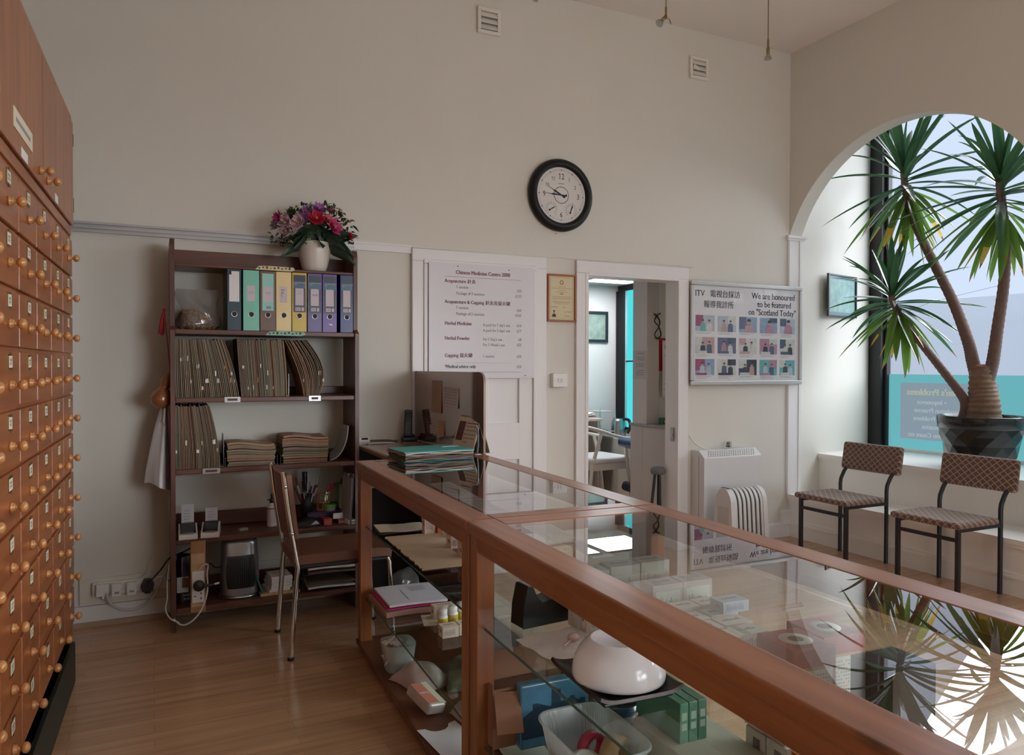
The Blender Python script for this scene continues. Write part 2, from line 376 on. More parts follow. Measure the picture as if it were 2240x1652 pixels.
# window bays behind the arches: splayed sides, step, ledge, tall window
RIB = lit_sheet('ribbed_daylight_sheet', (.70,.81,1.0), PANE_E, .62, (.97,.98,1), ribs=26)
TEAL = lit_sheet('teal_window_film', (.22,.62,.66), PANE_E*.82, .30, (.5,.85,.88))
PANE2 = lit_sheet('daylit_window_sheet', (.86,.92,1.0), PANE2_E, .85)
for k, yc in enumerate(ARCH):
    a, b = yc+AH, yc-AH
    for nm, q0, q1, s in (('far', a, a+.18, 1), ('near', b, b-.18, -1)):
        m = MB(); m.add([(4.70,q0,0),(5.82,q1,0),(5.82,q1+.1*s,0),(4.70,q0+.1*s,0),(4.70,q0,3.7),(5.82,q1,3.7),(5.82,q1+.1*s,3.7),(4.70,q0+.1*s,3.7)],
            [(0,1,5,4),(1,2,6,5),(2,3,7,6),(3,0,4,7),(4,5,6,7)]); struct(m, 'wall_bay_'+nm, CREAM)
    sp = lambda x, e=0: (a+(x-4.70)*.18/1.12+e, b-(x-4.70)*.18/1.12-e)
    def slab(m, x0, x1, z0, z1, nose=0):
        (p0,q0),(p1,q1) = sp(max(x0,4.70)), sp(x1)
        if x0 < 4.70: p0, q0 = a, b
        m.add([(x0,q0,z0),(x1,q1,z0),(x1,p1,z0),(x0,p0,z0),(x0,q0,z1),(x1,q1,z1),(x1,p1,z1),(x0,p0,z1)],
            [(0,3,2,1),(4,5,6,7),(0,1,5,4),(1,2,6,5),(2,3,7,6),(3,0,4,7)])
    m = MB(); slab(m, 4.585, 5.75, 0, .307); slab(m, 4.565, 5.75, .307, .337); slab(m, 4.572, 4.60, .285, .31); slab(m, 4.570, 4.60, .10, .115); slab(m, 4.574, 4.60, .115, .135); slab(m, 4.576, 4.60, 0, .10)
    struct(m, 'trim_window_step', BENCH)
    m = MB(); slab(m, 4.965, 5.75, .337, .61); slab(m, 4.945, 5.76, .61, .638); slab(m, 4.953, 5.0, .59, .612)
    struct(m, 'trim_window_ledge', BENCH)
    y0, y1 = yc-AH-.15, yc+AH+.005
    w = thing('window_%d' % (k+1), None, None); w['kind'] = 'structure'
    fr = MB(); fr.box(5.72, 5.80, y1, y1+.17, .638, 3.66); fr.box(5.68, 5.72, y1+.03, y1+.165, .638, 3.66); fr.box(5.72, 5.80, y0-.03, y0, .638, 3.66); fr.box(5.74, 5.80, y0, y1, 3.58, 3.66)
    fr.build('window_frame', BLKP, w, .004)
    s = MB(); s.box(5.735, 5.775, y0, y1, .638, .665); s.build('window_sill', WHITE, w)
    s = MB(); s.box(5.765, 5.772, y0, y1, .665, 3.58); s.build('ribbed_sheet' if k == 0 else 'window_sheet', RIB if k == 0 else PANE2, w)
    if k == 0:
        s = MB(); s.box(5.750, 5.758, y0, y1, .665, 1.29); fp = s.build('sign_film', TEAL, w)
        GREYF = lit_sheet('grey_film_print', (.33,.42,.50), PANE_E*.80, .12); YEL = lit_sheet('yellow_film_print', (.50,.55,.40), PANE_E*.9, .1); WHF = lit_sheet('pale_film_print', (.50,.57,.62), PANE_E*.92, .1); PNK = lit_sheet('peach_film_print', (.62,.50,.50), PANE_E*.9, .1)
        s = MB(); ty = 4.34
        s.box(5.747, 5.7495, 3.52, ty, .75, 1.22); s.build('sign_panel', GREYF, fp)
        T = lambda y, z, x=5.7462: Matrix(((0,0,1,x),(1,0,0,y),(0,1,0,z),(0,0,0,1)))
        s = MB(); s.text("Men's Problems", .075, T(3.80, 1.12), bold=.02); s.build('lettering', YEL, fp)
        s = MB()
        for i, t in enumerate(('\u2022 Impotence', 'Ejaculation Praecox', 'Sex Drive Problems', 'Prostatitis', 'Low Sperm Count etc')):
            s.text(t, .052, T(3.93 if i in (0, 3) else 3.80, 1.045-i*.068), serif=False, bold=.01)
        s.build('lettering', WHF, fp)
        s = MB(); s.prism([(2.75+.16*math.cos(i*PI/9)*(1 if i < 9 else 1), 1.02+.13*math.sin(i*PI/9)) for i in range(18)], .002, Matrix(((0,0,1,5.747),(1,0,0,0),(0,1,0,0),(0,0,0,1))))
        s.prism([(3.06+.15*math.cos(i*PI/9), 1.00+.14*math.sin(i*PI/9)) for i in range(18)], .002, Matrix(((0,0,1,5.747),(1,0,0,0),(0,1,0,0),(0,0,0,1)))); s.build('sign_picture', PNK, fp)
w = thing('window_4', None, None); w['kind'] = 'structure'  # unseen window behind the camera, added and sized to brighten the back wall
f = MB(); f.frame(1.8, 4.45, .4, 2.3, .07, -2.79, -2.71); f.box(3.09, 3.16, -2.79, -2.71, .47, 2.23); f.build('window_frame', BLKP, w)
f = MB(); f.box(1.87, 4.38, -2.76, -2.75, .47, 2.23); f.build('window_sheet', lit_sheet('fill_window_sheet', (.90,.94,1.0), FILL_E, .85), w)
# piers, capital and strip where the arch springs from the back wall
m = MB(); m.box(4.548, 4.70, D-.012, D, .337, 2.365); m.box(4.555, 4.575, D-.018, D, .337, 2.36); m.box(4.668, 4.688, D-.018, D, .337, 2.36)
m.box(4.54, 4.72, D-.022, D, 2.355, 2.372); m.box(4.528, 4.735, D-.034, D, 2.372, 2.392); struct(m, 'trim_pilaster', WHITE)
# street outside, seen dimly through the sheet
m = MB(); m.box(5.9, 40, -25, 30, -.3, -.2); struct(m, 'ground_street', mat('asphalt', (.16,.165,.17), .8, var=.15))
m = MB(); m.box(17, 22, -16, 26, -.2, 2.35); m.box(18.5, 22, -16, 3.6, 2.35, 3.6); m.box(18.5, 22, 6.5, 26, 2.35, 3.1)
for i in range(14): m.box(16.95, 17.0, -15+i*2.9, -13.4+i*2.9, .8, 1.9)
struct(m, 'wall_street', mat('grey_render', (.33,.345,.37), .8, var=.2, scale=.6))

# rails, boards and door cases on the back wall
m = MB(); m.box(-.95, 1.08, D-.012, D, 2.037, 2.088); m.box(-.95, 1.08, D-.026, D, 2.078, 2.09); m.box(-.95, 1.08, D-.022, D, 2.056, 2.068); m.box(-.95, 1.08, D-.022, D, 2.036, 2.046)
struct(m, 'trim_1', mat('silver_grey_rail', (.50,.50,.51), .35, .35))
m = MB(); m.box(1.08, 1.437, D-.014, D, 2.042, 2.092); m.box(1.08, 1.437, D-.02, D, 2.08, 2.09); struct(m, 'trim_2', WHITE)
m = MB(); m.box(-.95, 1.437, D-.016, D, 0, .103); m.box(3.56, 4.60, D-.018, D, 0, .10); m.box(3.56, 4.60, D-.012, D, .10, .112); m.box(4.50, 4.60, D-.03, D, .10, .20); m.box(4.49, 4.60, D-.036, D, .19, .215); struct(m, 'baseboard_back', WHITE)
m = MB(); m.box(-.95, 1.437, D-.035, D-.016, 0, .022); struct(m, 'trim_3', mat('tan_quadrant', (.42,.30,.20), .5, var=.1))
m = MB(); m.box(-.345, .25, D-.014, D, .106, .243); m.box(.252, 1.05, D-.014, D, .115, .243); struct(m, 'trim_4', OLDW)
# the closed panelled door with the price board on it
dr = thing('door_1', None, None); dr['kind'] = 'structure'
m = MB(); m.box(1.437, 1.51, D-.03, D, 0, 2.0); m.box(2.295, 2.37, D-.03, D, 0, 2.0); m.box(1.437, 2.37, D-.03, D, 2.0, 2.075); m.build('door_frame', WHITE, dr, .004)
m = MB(); m.box(1.51, 1.535, D-.038, D, 0, 1.985); m.box(2.27, 2.295, D-.038, D, 0, 1.985); m.box(1.51, 2.295, D-.038, D, 1.985, 2.012); m.build('door_moulding', WHITE, dr, .005)
m = MB(); m.box(1.535, 2.27, D-.008, D, 0, 1.985)
for x0, x1 in ((1.535,1.64),(1.86,1.95),(2.17,2.27)): m.box(x0, x1, D-.024, D, 0, 1.985)
for z0, z1 in ((0,.2),(.74,.98),(1.27,1.985)): m.box(1.535, 2.27, D-.0235, D, z0, z1)
m.build('door_panel', WHITE, dr, .004)
# open doorway
dr = thing('door_2', None, None); dr['kind'] = 'structure'
m = MB(); m.box(2.605, DX0, D-.022, D, 0, DZ); m.box(DX1, 3.56, D-.022, D, 0, DZ); m.box(2.605, 3.56, D-.022, D, DZ, 2.075); m.build('door_frame', WHITE, dr, .005)
m = MB(); m.box(DX0-.01, DX0+.016, D-.026, D+.13, 0, DZ); m.box(DX1-.016, DX1+.01, D-.026, D+.13, 0, DZ); m.box(DX0+.016, DX1-.016, D-.026, D+.13, DZ-.016, DZ+.01); m.build('door_jamb', WHITE, dr, .003)
m = MB(); m.box(DX1-.026, DX1-.014, D+.02, D+.05, .80, .90); m.tube([(DX1-.02,D+.02,.85),(DX1-.045,D+.015,.85),(DX1-.05,D+.015,.83)], .006); m.build('door_catch', STEEL, dr)

# ---------------------------------------------------------------- treatment room beyond the doorway
GWALL = mat('pale_grey_wall', (.66,.64,.63), .6, var=.03, scale=3); GCAB = mat('grey_laminate', (.50,.47,.46), .5, var=.03)
m = MB(); m.box(2.0, 4.7, 6.87, 6.97, 0, 2.4); struct(m, 'wall_treatment_back', GWALL)
m = MB(); m.box(2.0, 2.1, 4.58, 6.87, 0, 2.4); struct(m, 'wall_treatment_left', GWALL)
m = MB(); m.box(4.57, 4.7, 4.75, 6.0, 0, 2.4); m.box(4.57, 4.7, 6.75, 6.87, 0, 2.4); m.box(4.57, 4.7, 6.0, 6.75, 0, .70); struct(m, 'wall_treatment_right', GWALL)
m = MB(); m.box(2.0, 4.7, 4.58, 6.97, 2.22, 2.3); struct(m, 'ceiling', mat('grey_ceiling_tile', (.45,.44,.43), .7))
m = MB(); m.box(3.62, 4.57, 4.93, 4.99, .0, 2.22); struct(m, 'wall_partition', CREAM)
m = MB(); m.box(3.505, 3.62, 4.87, 5.06, .899, 2.22); struct(m, 'column_partition', mat('column_paint', (.58,.55,.54), .5))
w = thing('window_3', None, None); w['kind'] = 'structure'
BT = lit_sheet('bright_teal_film', (.08,.72,.78), .75, .02)
m = MB(); m.box(4.60, 4.61, 6.0, 6.75, .7, 2.18); m.build('teal_sheet', BT, w)
m = MB(); m.box(4.585, 4.60, 6.0, 6.75, 1.40, 1.415); m.box(4.56, 4.62, 6.0, 6.75, .68, .70); m.box(4.555, 4.57, 5.2, 6.86, 2.16, 2.22); m.build('window_frame', BLKP, w)
m = MB()
m.sheet(lambda u, v: (4.545-.02*math.sin(u*30), 6.715+.145*u, .62+1.54*v), 40, 2, .004); solo(m, 'curtain', mat('black_cloth', (.008,.008,.01), .9), 'black curtain strip hanging beside the bright teal window beyond the doorway', 'curtain')
LP = mat('light_panel', (.93,.95,1.0), .5, emit=12.0)
for x0, x1, y0, y1, q in ((3.25,3.83,6.0,6.55,'whole'),(3.87,4.45,6.0,6.55,'cut')):
    t = thing('ceiling_light', {'whole':'square white ceiling light panel left of the dark ceiling bar beyond the doorway','cut':'square white ceiling light panel near the teal window beyond the doorway'}[q], 'light', ((x0+x1)/2,(y0+y1)/2,2.21))
    a, b = (x1-x0)/2, (y1-y0)/2
    f = MB(); f.box(-a,a,-b,-b+.02,-.006,.008); f.box(-a,a,b-.02,b,-.006,.008); f.box(-a,-a+.02,-b,b,-.006,.008); f.box(a-.02,a,-b,b,-.006,.008); f.build('frame', mat('dark_trim', (.08,.08,.08), .5), t)
    f = MB(); f.box(-a+.02,a-.02,-b+.02,b-.02,-.003,.004); f.build('diffuser', LP, t)

# ================================================================ herb drawer cabinet on the left
CR = math.radians(-1.66)
cab = thing('drawer_cabinet', 'tall reddish brown herb cabinet with rows of small drawers and round knobs', 'cabinet', (-.313, 3.70, 0), CR)
m = MB(); m.box(-.5, -.004, -2.06, -.0, .249, 2.40); m.box(-.5, 0, -.018, 0, 0, 2.40); m.box(-.5, 0, -2.06, -2.042, 0, 2.40); m.box(-.5, -.46, -2.05, -.01, 0, .25); m.box(-.5, .006, -2.06, 0, 2.385, 2.405); m.box(-.01, .003, -2.05, 0, 1.90, 1.938)
m.build('body', CAB['y'], cab, .002)
kb = MB(); kb.lathe([(0,0),(.0130,0),(.0138,.003),(.0128,.006),(.0113,.007),(.0122,.0098),(.0100,.0125),(.0058,.0145),(.0052,.0185),(.0062,.0205),(.0108,.0222),(.0140,.0265),(.0150,.031),(.0140,.0355),(.0105,.0395),(.0055,.0418),(0,.0425)], 20, rotm(0, PI/2, 0))
pl = MB(); pl.box(0,.002,-.027,.027,-.021,.021); pl.cur = 1; pl.box(.0015,.003,-.021,.021,-.016,.016); pl.cur = 2
for q in range(2): pl.box(.003,.0033,-.014+.014*q,-.004+.014*q,.004,.006); pl.box(.003,.0033,-.013+.014*q,-.005+.014*q,-.006,-.004); pl.box(.003,.0033,-.010+.014*q,-.008+.014*q,-.010,.010)
pl.cur = 0; pl.boxc((.002,0,.023),(.003,.006,.005)); pl.boxc((.002,0,-.023),(.003,.006,.005))
kproto = pproto = None
NC, PW, RH = 7, .2925, .1634
for i in range(NC):
    for k in range(10):
        y1 = -i*PW-.010; y0 = -(i+1)*PW+.006; z0 = 1.7235-RH*k+.004; z1 = z0+RH-.012
        d = MB(); d.box(-.004, .007, y0, y1, z0, z1)
        dr = d.build('drawer', CAB['y'], cab, .003)
        yc = (y0+y1)/2
        if kproto is None:
            kproto = kb.build('knob', KNOB, dr); pproto = pl.build('label_plate', [BRASS, OLDP, INK], dr); kk, pp = kproto, pproto
        else:
            kk, pp = kproto.copy(), pproto.copy(); C.objects.link(kk); C.objects.link(pp); kk.parent = dr; pp.parent = dr
        j = rnd.uniform(-.004, .004)
        kk.location = (.007, yc+j, z0+.060); kk.rotation_euler = (rnd.uniform(-3,3), 0, 0); pp.location = (.007, yc+j+rnd.uniform(-.003,.003), z0+.122); pp.rotation_euler = (rnd.uniform(-.06,.06), 0, 0)
for y0, y1, ky in ((-.778,-.004,-.70),(-1.556,-.784,-.85),(-2.04,-1.562,-1.66)):
    d = MB(); d.box(-.004, .012, y0, y1, 1.942, 2.378); dr = d.build('door', CAB['z'], cab, .003)
    kk = kproto.copy(); C.objects.link(kk); kk.parent = dr; kk.location = (.012, ky, 1.978)
    if y1 == -.004:
        h = MB(); h.box(.006,.014,-.006,.002,2.00,2.06); h.box(.006,.014,-.006,.002,2.28,2.33); h.build('hinge', BRASS, dr)
        s = MB(); s.box(.012,.0125,-.52,-.45,1.945,1.975); s.build('sticker', PAPER, dr)
    if y1 == -.784:
        s = MB(); s.box(.012,.0135,-1.27,-.985,2.0,2.056); s.cur = 1; s.box(.0135,.0137,-1.24,-1.02,2.022,2.034); s.build('name_label', [OLDP, GREYINK], dr)
        s = MB(); s.box(.012,.0125,-1.16,-1.06,1.945,1.973); s.build('sticker', PAPER, dr)
# dark tray in the open foot of the cabinet
t = MB(); t.box(-.44, -.43, -2.0, -.03, .012, .17); t.box(-.004, .012, -2.0, -.03, .012, .175); t.box(-.44, .012, -2.0, -1.985, .012, .17); t.box(-.44, .012, -.045, -.03, .012, .17); t.box(-.44, .012, -2.0, -.03, .004, .014)
for y in (-.55, -1.1, -1.6): t.box(-.43, -.003, y-.006, y+.006, .014, .15)
solo(t, 'tray', mat('dark_green_tray', (.013,.02,.018), .45, var=.3), 'long dark green tray in the open foot of the drawer cabinet', 'tray', (-.313,3.70,0), CR, bevel=.002)
for (y, z, s, lab) in ((-1.20, .12, .10, 'torn white paper scrap sticking out of the dark foot tray nearest the photographer'), (-.17, .13, .06, 'small pale blue paper packet standing at far end of the dark foot tray')):
    q = MB(); q.sheet(lambda u, v: ((-.03 if s > .08 else -.11)+.03*v+.05*math.sin(v*2.2), -s/2+s*u, .115*v+.012*math.sin(u*7+v*3)), 8, 6, .0008)
    solo(q, 'paper_scrap', PAPER if s > .08 else mat('pale_blue_paper', (.55,.68,.78), .6), lab, 'paper', (-.315+(y*.029), 3.70+y, .08), CR)

# ================================================================ bookcase against the back wall
bc = thing('bookcase', 'dark brown open bookcase of six shelves against the back wall', 'bookcase', (0,0,0))
BX0, BX1, BY0, BY1 = .080, 1.036, 4.135, 4.43
for x in (BX0, BX1-.022):
    m = MB(); m.prism([(BY0,0),(BY1,0),(BY1,1.96),(BY1-.04,1.995),(BY0+.05,1.995),(BY0+.035,1.96),(BY0+.035,1.55),(BY0,1.53)], .022, Matrix(((0,0,1,x),(1,0,0,0),(0,1,0,0),(0,0,0,1))))
    m.build('side_panel', DARKW['z'], bc, .003)
SZ = {'top':1.872, 'a':1.535, 'b':1.187, 'c':.822, 'd':.472, 'e':.122}
for k, z in SZ.items():
    y0 = BY0+.045 if k == 'top' else BY0+.012 if k in 'abc' else BY0-.01
    m = MB(); m.box(BX0+.022, BX1-.022, y0, BY1, z-(.016 if k == 'top' else .026), z); m.build('shelf', DARKW['x'], bc, .004)
for z0, z1 in ((1.874,1.972),(1.189,1.232),(.824,.868),(.474,.552),(.124,.20)):
    m = MB(); m.box(BX0+.022, BX1-.022, BY1-.018, BY1, z0, z1); m.build('back_rail', DARKW['x'], bc, .003)
for x0, x1, z in ((.335,.412,1.174),(.763,.826,1.174),(.228,.312,.809)):
    m = MB(); m.box(x0, x1, BY0+.006, BY0+.012, z-.014, z+.014); m.cur = 1; m.box(x0+.014, x1-.014, BY0+.0045, BY0+.007, z-.006, z+.006); h = m.build('label_holder', [STEEL, mat('maroon_card', (.10,.03,.03), .6)], bc); h['label'] = 'steel label holder on the shelf edge'
for px0, px1, y, z, nm, c in ((558,645,BY0+.043,1.872,'cream paper strip with green handwriting stuck on top shelf edge',(.70,.60,.36)),(580,668,BY0+.010,1.524,'pale green paper strip with handwriting stuck below the lever arch files',(.30,.52,.45))):
    x0, x1 = at(px0, 600, y=y).x, at(px1, 600, y=y).x; w = x1-x0
    m = MB(); m.prism([(0,-.012),(w*.9,-.014),(w,-.006),(w*.97,.008),(w*.4,.010),(.02,.008)], .001, on_back(0,0)); m.cur = 1
    for q in range(9): m.box(w*.08+q*w*.095, w*.08+q*w*.095+w*.05, -.0012, -.001, -.006+.003*(q%2), .001+.003*(q%3))
    solo(m, 'paper_strip', [mat('strip_paper%d' % px0, c, .7), mat('green_ink', (.03,.10,.06), .7)], nm, 'paper strip', (x0, y-.001, z))

# lever arch files
FINGER = mat('dark_hole', (.01,.01,.012), .6)
files = [
 (.352,.421,(.03,.065,.09),'tall','dark teal lever arch file with long white spine label, first from the left'),
 (.430,.512,(.20,.60,.47),'small','mint green lever arch file with small pink label'),
 (.515,.596,(.16,.085,.055),'mint','brown lever arch file with mint green spine label'),
 (.597,.677,(.80,.64,.30),'small','pale yellow lever arch file with small white label'),
 (.680,.758,(.62,.46,.04),'print','strong yellow lever arch file with dark printed label'),
 (.762,.840,(.11,.075,.28),'print','violet blue lever arch file marked A-B beside the yellow one'),
 (.843,.921,(.14,.06,.34),'print','purple lever arch file with a torn white scrap near its foot'),
 (.940,1.012,(.012,.03,.20),'print','navy blue lever arch file at right end of the shelf row')]
SPRINT = mat('dark_spine_print', (.02,.035,.06), .3); SPR2 = mat('blue_spine_print', (.05,.13,.22), .3); LILAC = mat('lilac_label', (.62,.56,.62), .6); MINT = mat('mint_label', (.30,.66,.58), .5)
words = ['', 'D-F', 'MN', 'HI\nJK\nL', 'C-D\nEFG', 'A-B', '', '']
for n, (x0, x1, c, kind, lab) in enumerate(files):
    w = x1-x0; t = thing('lever_arch_file', lab, 'file', (x0+w/2, 4.172, SZ['a']+.0005), group='lever arch files')
    cm = mat('file_colour_%d' % n, c, .28, var=.06, bump=.05, bscale=50)
    m = MB(); m.box(-w/2, w/2, 0, .0025, 0, .318); m.box(-w/2, -w/2+.0025, 0, .245, 0, .318); m.box(w/2-.0025, w/2, 0, .245, 0, .318); m.build('cover', cm, t, .001)
    m = MB(); m.box(-w/2+.008, w/2-.012, .02, .235, .006, .298); m.build('pages', PAPER, t)
    m = MB(); m.lathe([(.0125,-.0005),(.0125,-.002),(.0150,-.002),(.0150,-.0005)], 20, trm(0,0,.085) @ rotm(PI/2,0,0) @ Matrix.Diagonal((1,1,-1,1))); m.build('finger_ring', CHROME, t)
    m = MB(); m.lathe([(0,.0006),(.0128,.0006)], 20, trm(0,0,.085) @ rotm(PI/2,0,0)); m.build('finger_hole', FINGER, t)
    m = MB()
    if kind == 'tall': m.box(-w*.36, w*.36, -.001, 0, .150, .308); m.cur = 1; m.box(-w*.36, -w*.2, -.0013, 0, .29, .308); mm = [PAPER, INK]
    elif kind == 'small': m.box(-w*.26, w*.22, -.001, 0, .155 if n == 1 else .155, .238); mm = [LILAC, INK]
    elif kind == 'mint': m.box(-w*.36, w*.36, -.001, 0, .108, .305); m.cur = 1; m.box(-w*.30, w*.30, -.0013, 0, .155, .235); m.cur = 2; m.box(-w*.12, w*.2, -.0014, 0, .118, .132); mm = [MINT, LILAC, GREYINK]
    else:
        m.box(-w*.40, w*.42, -.001, 0, .105, .306); m.cur = 1; m.box(-w*.40, w*.42, -.0012, 0, .235, .27); m.cur = 2; m.box(-w*.28, w*.28, -.0014, 0, .142, .234); m.box(-w*.28, w*.08, -.0014, 0, .112, .132); m.box(w*.14, w*.30, -.0014, 0, .112, .132)
        m.cur = 0
        for q in range(5): m.box(-w*.26+q*w*.065, -w*.24+q*w*.065, -.0016, 0, .114, .130)
        m.cur = 2; m.text('A4 LEVER ARCH\nFILE', .0085, on_back(-w*.35, .262, -.0016), serif=False)
        mm = [SPRINT, SPR2, LILAC]
    sl = m.build('spine_label', mm, t)
    if words[n]:
        m = MB(); m.text(words[n], .017 if '\n' not in words[n] else .015, on_back(0 if '\n' not in words[n] else -.012, .195 if '\n' not in words[n] else .215, -.0018), 'CENTER' if '\n' not in words[n] else 'LEFT', serif=False); m.build('lettering', INK if n in (3,5) else GREYINK, sl)
    if n == 6:
        m = MB(); m.prism([(-.008,.045),(.012,.048),(.014,.035),(.006,.038)], .0008, on_back(0,0,-.0002)); m.build('paper_scrap', PAPER, t)

# patient card folders: each one a curved card standing in its bundle
FOLC = [mat('folder_card_%d' % i, c, .75, var=.15, scale=30) for i, c in enumerate([(.25,.175,.11),(.18,.13,.085),(.21,.18,.12),(.16,.17,.115),(.30,.18,.105),(.14,.10,.07),(.22,.14,.09)])]
TABM = mat('folder_tab', (.62,.56,.46), .6)
def folders(n, b0, b1, t0, t1, z0, h, lab, grp, bow=.012, curl=0, tabs=9):
    tb = set(rnd.sample(range(n), min(tabs, n)))
    for i in range(n):
        f = (i+.5)/n; xb = b0+(b1-b0)*f; xt = t0+(t1-t0)*f; th = .86*min(abs(b1-b0), abs(t1-t0))/n; hh = h-rnd.uniform(0,.012)
        y0 = 4.168+rnd.uniform(0,.012)
        P = []
        for k in range(9):
            u = k/8; P.append((xb+(xt-xb)*(u**(1.0+curl))+bow*math.sin(PI*u)*(f-.2), hh*u))
        poly = [(x-th/2, z) for x, z in P]+[(x+th/2, z) for x, z in P[::-1]]
        m = MB(); m.prism([(x-xb, z) for x, z in poly], -.225, on_back(0,0), False)
        o = solo(m, 'record_folder', FOLC[rnd.randrange(7)], lab, 'folder', (xb, y0, z0), group=grp)
        if i in tb:
            u = rnd.uniform(.18,.72); k = int(u*8); x, z = P[k]; x -= xb
            w = rnd.choice([.005,.007,.011]); q = MB(); q.box(x-w/2, x+w/2, -.004, .01, z, z+rnd.uniform(.014,.026)); q.build('index_tab', rnd.choice([TABM, PAPER, PAPER, FOLC[4]]), o)['label'] = 'pale index tab'
folders(34, .104, .412, .103, .336, SZ['b'], .304, 'thin brown card folder in the left bundle below the lever arch files', 'record folders in left bundle', tabs=16)
folders(28, .420, .655, .398, .636, SZ['b'], .308, 'thin brown card folder in the middle bundle below the lever arch files', 'record folders in middle bundle', bow=.006, tabs=10)
folders(15, .742, .826, .642, .760, SZ['b'], .305, 'thin brown card folder leaning in the right bundle below the lever arch files', 'record folders in right leaning bundle', bow=.05, curl=.9, tabs=6)
folders(27, .104, .316, .103, .266, SZ['c'], .328, 'thin dark card folder in the upright bundle above the two card machines', 'record folders on the fourth shelf', bow=.004, curl=.5, tabs=8)
# metal bookends beside the bundles
for x, z, h, lab in ((.664,SZ['b'],.12,'dark metal bookend between the middle and right folder bundles'),(.333,SZ['c'],.17,'thin metal bookend right of the upright bundle above card machines')):
    m = MB(); m.box(0,.0015,0,.12,0,h); m.box(-.09,.0015,0,.12,0,.0015); solo(m, 'bookend', STEEL, lab, 'bookend', (x, 4.19, z+.0004))
# stacked folders lying flat
TAN = mat('tan_card', (.36,.20,.11), .65, var=.08); TAN2 = mat('tan_card_olive', (.33,.22,.12), .65, var=.08)
def stack(x0, x1, z0, n, top, where, hh):
    t = thing('letter_tray', 'low black wire letter tray under the %s flat folder pile' % where, 'tray', ((x0+x1)/2, 4.165, z0))
    w = x1-x0; m = MB(); m.box(-w/2, w/2, 0, .24, .0005, .003); m.build('base', BLKP, t)
    m = MB(); m.box(-w/2, -w/2+.003, 0, .24, .003, .05); m.box(w/2-.003, w/2, 0, .24, .003, .05); m.build('side_wall', BLKP, t)
    z = z0+.0035
    for i in range(n):
        th = hh/n*.86; last = i == n-1
        a, b, ph = rnd.uniform(.002,.006), rnd.uniform(2,6), rnd.uniform(0,6)
        xa, xb = -w/2+.008+rnd.uniform(0,.010), w/2-.008-rnd.uniform(0,.010)
        cu = .010*(i/n)
        m = MB(); m.sheet(lambda u, v: (xa+(xb-xa)*u, -.005+.225*v, th+cu*math.sin(PI*u*1.6+.4)*(1-.3*v)+.002*math.sin(b*v+ph)), 10, 4, th)
        o = solo(m, 'record_folder', top if last else FOLC[rnd.randrange(7)], ('tan card folder with a white label on top of the %s flat pile' % where) if last else ('brown card folder lying in the %s flat pile under the tan one' % where), 'folder', ((x0+x1)/2, 4.165+rnd.uniform(0,.008), z+.0003), group=None if last else 'folders in the %s flat pile' % where)
        if last:
            q = MB(); q.sheet(lambda u, v: (-.05+.1*u, .10+.02*v, th+.0012+cu*math.sin(PI*((-.05+.1*u)-xa)/(xb-xa)*1.6+.4)*(1-.3*(.10+.02*v)/.225)+.002*math.sin(b*(.105+.02*v)/.225+ph)), 6, 1, .0006); q.build('white_label', PAPER, o)
        z += hh/n
stack(.338, .602, SZ['c'], 10, TAN2, 'left', .118)
stack(.616, .882, SZ['c'], 12, TAN, 'right', .142)
m = MB(); m.sheet(lambda u, v: (.10*math.sin(u*1.55)-.02, .19*v, .20*(1-math.cos(u*1.5))+.003), 12, 3, .006)
solo(m, 'curved_folder', mat('grey_folder', (.36,.34,.33), .6, var=.06), 'grey folder curling up against the right side of the bookcase', 'folder', (.905, 4.19, SZ['c']+.005))

# bag of dried herbs on the file shelf
t = thing('herb_bag', 'clear plastic bag half full of dried brown herbs left of the lever arch files', 'bag', (.215, 4.29, SZ['a']+.001))
def bagf(u, v):
    a = 2*PI*u; w = .102+.010*math.sin(3*a+v*4); d = .085*(1-.75*max(0,v-.45)/.55); w = w*(1-.10*v)
    r = min(1, v*14)**.5
    return (w*math.cos(a)*r+.012*math.sin(v*9+a), d*math.sin(a)*r+.006*math.sin(a*5+v*11), .215*v)
m = MB(); m.sheet(bagf, 40, 18); m.build('bag', glass('bag_film', (.88,.87,.86), .08, 1.8, haze=.20), t)
m = MB()
for i in range(1100):
    a, r, z = rnd.uniform(0,2*PI), math.sqrt(rnd.random()), rnd.random()
    x, y, zz = .088*r*math.cos(a), .070*r*math.sin(a), .006+z*(.102-.012*math.cos(a)-.02*r)
    s = rnd.uniform(.004,.010); m.cur = rnd.randrange(3); m.boxc((x,y,zz), (s*2.2,s*1.2,s*.35), rotm(rnd.uniform(0,6),rnd.uniform(0,6),rnd.uniform(0,6)))
h = m.build('dried_herbs', [mat('herb_a', (.28,.14,.05), .8), mat('herb_b', (.17,.09,.035), .8), mat('herb_c', (.38,.22,.09), .8)], t); h['kind'] = 'stuff'

